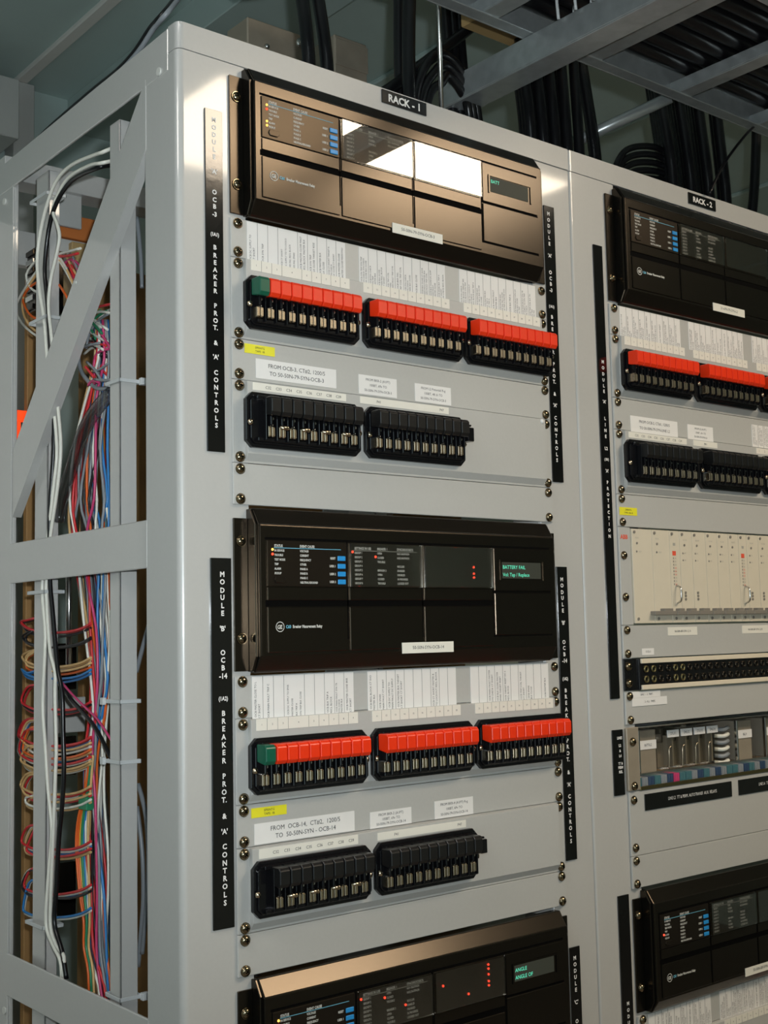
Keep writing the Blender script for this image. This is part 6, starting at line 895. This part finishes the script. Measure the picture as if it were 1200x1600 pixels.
def drop2(x,y,r_,label,group=None,lean=.1):
    pts=[(x+lean*1.5,y+.06,CEIL-.01),(x+lean,y+.05,ZT+.40),(x+lean*.35,y+.02,ZT+.22),(x,y,ZT+.09),(x,y,ZT-.02),(x,y,ZT-.14)]
    tag(MB().tube(pts,r_,10,4).build('power_cable','cable'),label,'cable',group)
drop2(.172,.10,.0085,'thick black cable dropping into the rack left of the nameplate',lean=.00)
drop2(.200,.10,.0085,'second thick black cable dropping just right of its twin',lean=-.01)
drop2(.352,.12,.0095,'thick black cable dropping by the RACK - 1 nameplate',lean=.06)
drop2(.362,.15,.0080,'black cable just behind the one by the nameplate',lean=.05)
# slanting and looping cables
def free(pts,r_,label,group=None): tag(MB().tube([(a,b,ZT+c) for a,b,c in pts],r_,10,5).build('power_cable','cable'),label,'cable',group)
free([(.24,.14,-.05),(.27,.14,.045),(.36,.15,.125),(.46,.16,.21),(.60,.18,.33)],.0085,'black cable slanting up to the right behind the nameplate')
free([(.20,.30,.28),(.30,.32,.33),(.42,.34,.42),(.60,.36,.56)],.012,'thick black cable slanting high over the zinc boxes')
for k in range(3):
    q=k*.011
    free([(.352+q,.12,-.05),(.362+q,.12,.09),(.395+q,.125,.158-q*1.2),(.432,.13,.176-q*1.3),(.470-q*.6,.13,.150-q*.8),(.500-q*.8,.14,.10),(.512-q*.8,.15,-.04)],.0065,'black cable arching over behind the threaded rod','arched cables by the threaded rod')
for k in range(13):
    drop2(.548+.0085*k,.085+.014*(k%3),.0080,'black cable in the thick bunch dropping between the two racks','bunch dropping between the racks',lean=.015+.003*k)
for k in range(3): drop2(.470+.014*k,.16,.0075,'black cable behind the lower end of the strut','cables behind the strut end',lean=.03)
for k in range(2): drop2(.700+.016*k,.10+.01*k,.0085,'black cable of the pair right of the rack joint','cable pair right of the rack joint',lean=.01)
free([(.655,.10,-.05),(.660,.11,.06),(.672,.12,.080),(.684,.12,.06),(.688,.12,-.05)],.006,'small black cable bend right of the cable bunch')
for k in range(14): drop2(.862+.0115*k,.08+.014*(k%4),.0090,'black cable in the wide bunch dropping into the second rack','wide bunch over the second rack',lean=.01+.003*k)
for k in range(6):
    q=k*.010
    free([(.712+q,.09+q*.5,.02-q*.5),(.745+q*.3,.09+q*.5,.085-q*1.2),(.79,.10,.118-q*1.3),(.85,.10,.132-q*1.3),(.91,.11,.125-q)],.0052,'glossy black cable in the flat coil on top of the second rack','flat coil on the second rack')
free([(1.09,.10,-.03),(1.10,.10,.06),(1.13,.11,.14),(1.16,.12,.25)],.0085,'black cable dropping right of the RACK - 2 nameplate')
free([(1.04,.06,.0),(1.08,.07,.035),(1.15,.09,.075),(1.25,.12,.11)],.0075,'black cable crossing low near the right picture edge')
free([(.83,-.01,.02),(.87,-.01,.075),(.93,-.01,.135),(1.0,.01,.18)],.0022,'thin black wire rising from the RACK - 2 nameplate')
# conduit behind
t=MB().cyl((.685,.20,ZT+.108),(.800,.030,ZT+.177),.009,14); tag(t.build('conduit','galv'),'straight grey conduit rising to the ladder behind the cable pair','conduit')
# zinc boxes on the rack top
t=thing('junction_box','zinc box with shiny screw heads on the rack top, left one','junction box',(.365,.48,ZT+.0))
MB().box(-.055,.055,-.03,.03,0.02,.33).build('box_body','galvw',t,bevel=.002); 
for x_,z_ in ((.045,.355-.03),(-.020,.30),(.045,.28)): MB().dome(x_,-.03,z_-.01,.009 if x_>0 and z_>.32 else .005,.006,12,4).build('screw','steel',t)
t=thing('junction_box','plain zinc box on the rack top right of the thick cables','junction box',(.512,.48,ZT+.0))
MB().box(-.034,.034,-.03,.03,0.02,.352).build('box_body','galvw',t,bevel=.002)
MB().box(-.034,.034,-.033,-.030,.30,.345).build('cover_flange','galvw',t,bevel=.001)
# tan panel + white ties up on the ladder
b=MB().box(-.06,.06,-.05,.05,0,.14).build('tan_box','tan',None,(.52,.08,ZT+.226),.002); tag(b,'tan box resting above the ladder at the picture top','box')
for k in range(6):
    x,y=.475,-.06-.030*k
    m_=MB().tube([(x-.020,y,ZT+.158),(x-.026,y-.004,ZT+.19),(x-.012,y-.006,ZT+.212),(x+.010,y-.004,ZT+.205),(x+.016,y+.006,ZT+.175),(x+.03,y+.015,ZT+.150)],.0022,6)
    tag(m_.build('cable_tie','tie'),'white nylon tie with a loose tail on the strut','cable tie','white ties along the strut')
# cable along the top of the side frame
wire([(-0.0500,0.4750,ZT+0.0250),(-0.0500,0.4300,ZT+0.0250),(-0.0500,0.3696,ZT+0.0312),(-0.0500,0.3028,ZT+0.0343),(-0.0500,0.2315,ZT+0.0365),(-0.0500,0.1731,ZT+0.0369),(-0.0500,0.1304,ZT+0.0436),(-0.0500,0.0955,ZT+0.0562),(-0.0500,0.0661,ZT+0.0613),(-0.0200,0.0861,ZT+0.1013),(0.0500,0.1261,ZT+0.2013),(0.2000,0.2261,ZT+0.3913),(0.370,0.316,CEIL-.01)],0.0036,'cable','black_cable','black cable lying on the top rail and rising behind the corner')
wire([(-0.0500,0.4750,ZT+0.0250),(-0.0500,0.4300,ZT+0.0250),(-0.0500,0.3611,ZT+0.0287),(-0.0500,0.2943,ZT+0.0318),(-0.0500,0.2230,ZT+0.0340),(-0.0500,0.1646,ZT+0.0344),(-0.0500,0.1219,ZT+0.0411),(-0.0500,0.0870,ZT+0.0536),(-0.0500,0.0576,ZT+0.0587),(-0.0200,0.0776,ZT+0.0987),(0.0500,0.1176,ZT+0.1987),(0.2000,0.2176,ZT+0.3887),(0.370,0.308,CEIL-.01)],0.003,'w_grey','grey_cable','grey cable beside the black one on the top rail')
# column at the far left
t=thing('steel_column','grey steel column rising beyond the rear of the side frame','column',(.37,1.455,0))
MB().box(-.026,.022,-.012,.040,0,CEIL-.013).build('column_body','panel',t,bevel=.002)
t=thing('wall_cabinet','pale grey wall box at the left picture edge','cabinet',(.12,1.38,ZT+.43))
MB().box(-.30,.194,-.04,.119,0,.13).build('box_body','panel',t,bevel=.002)
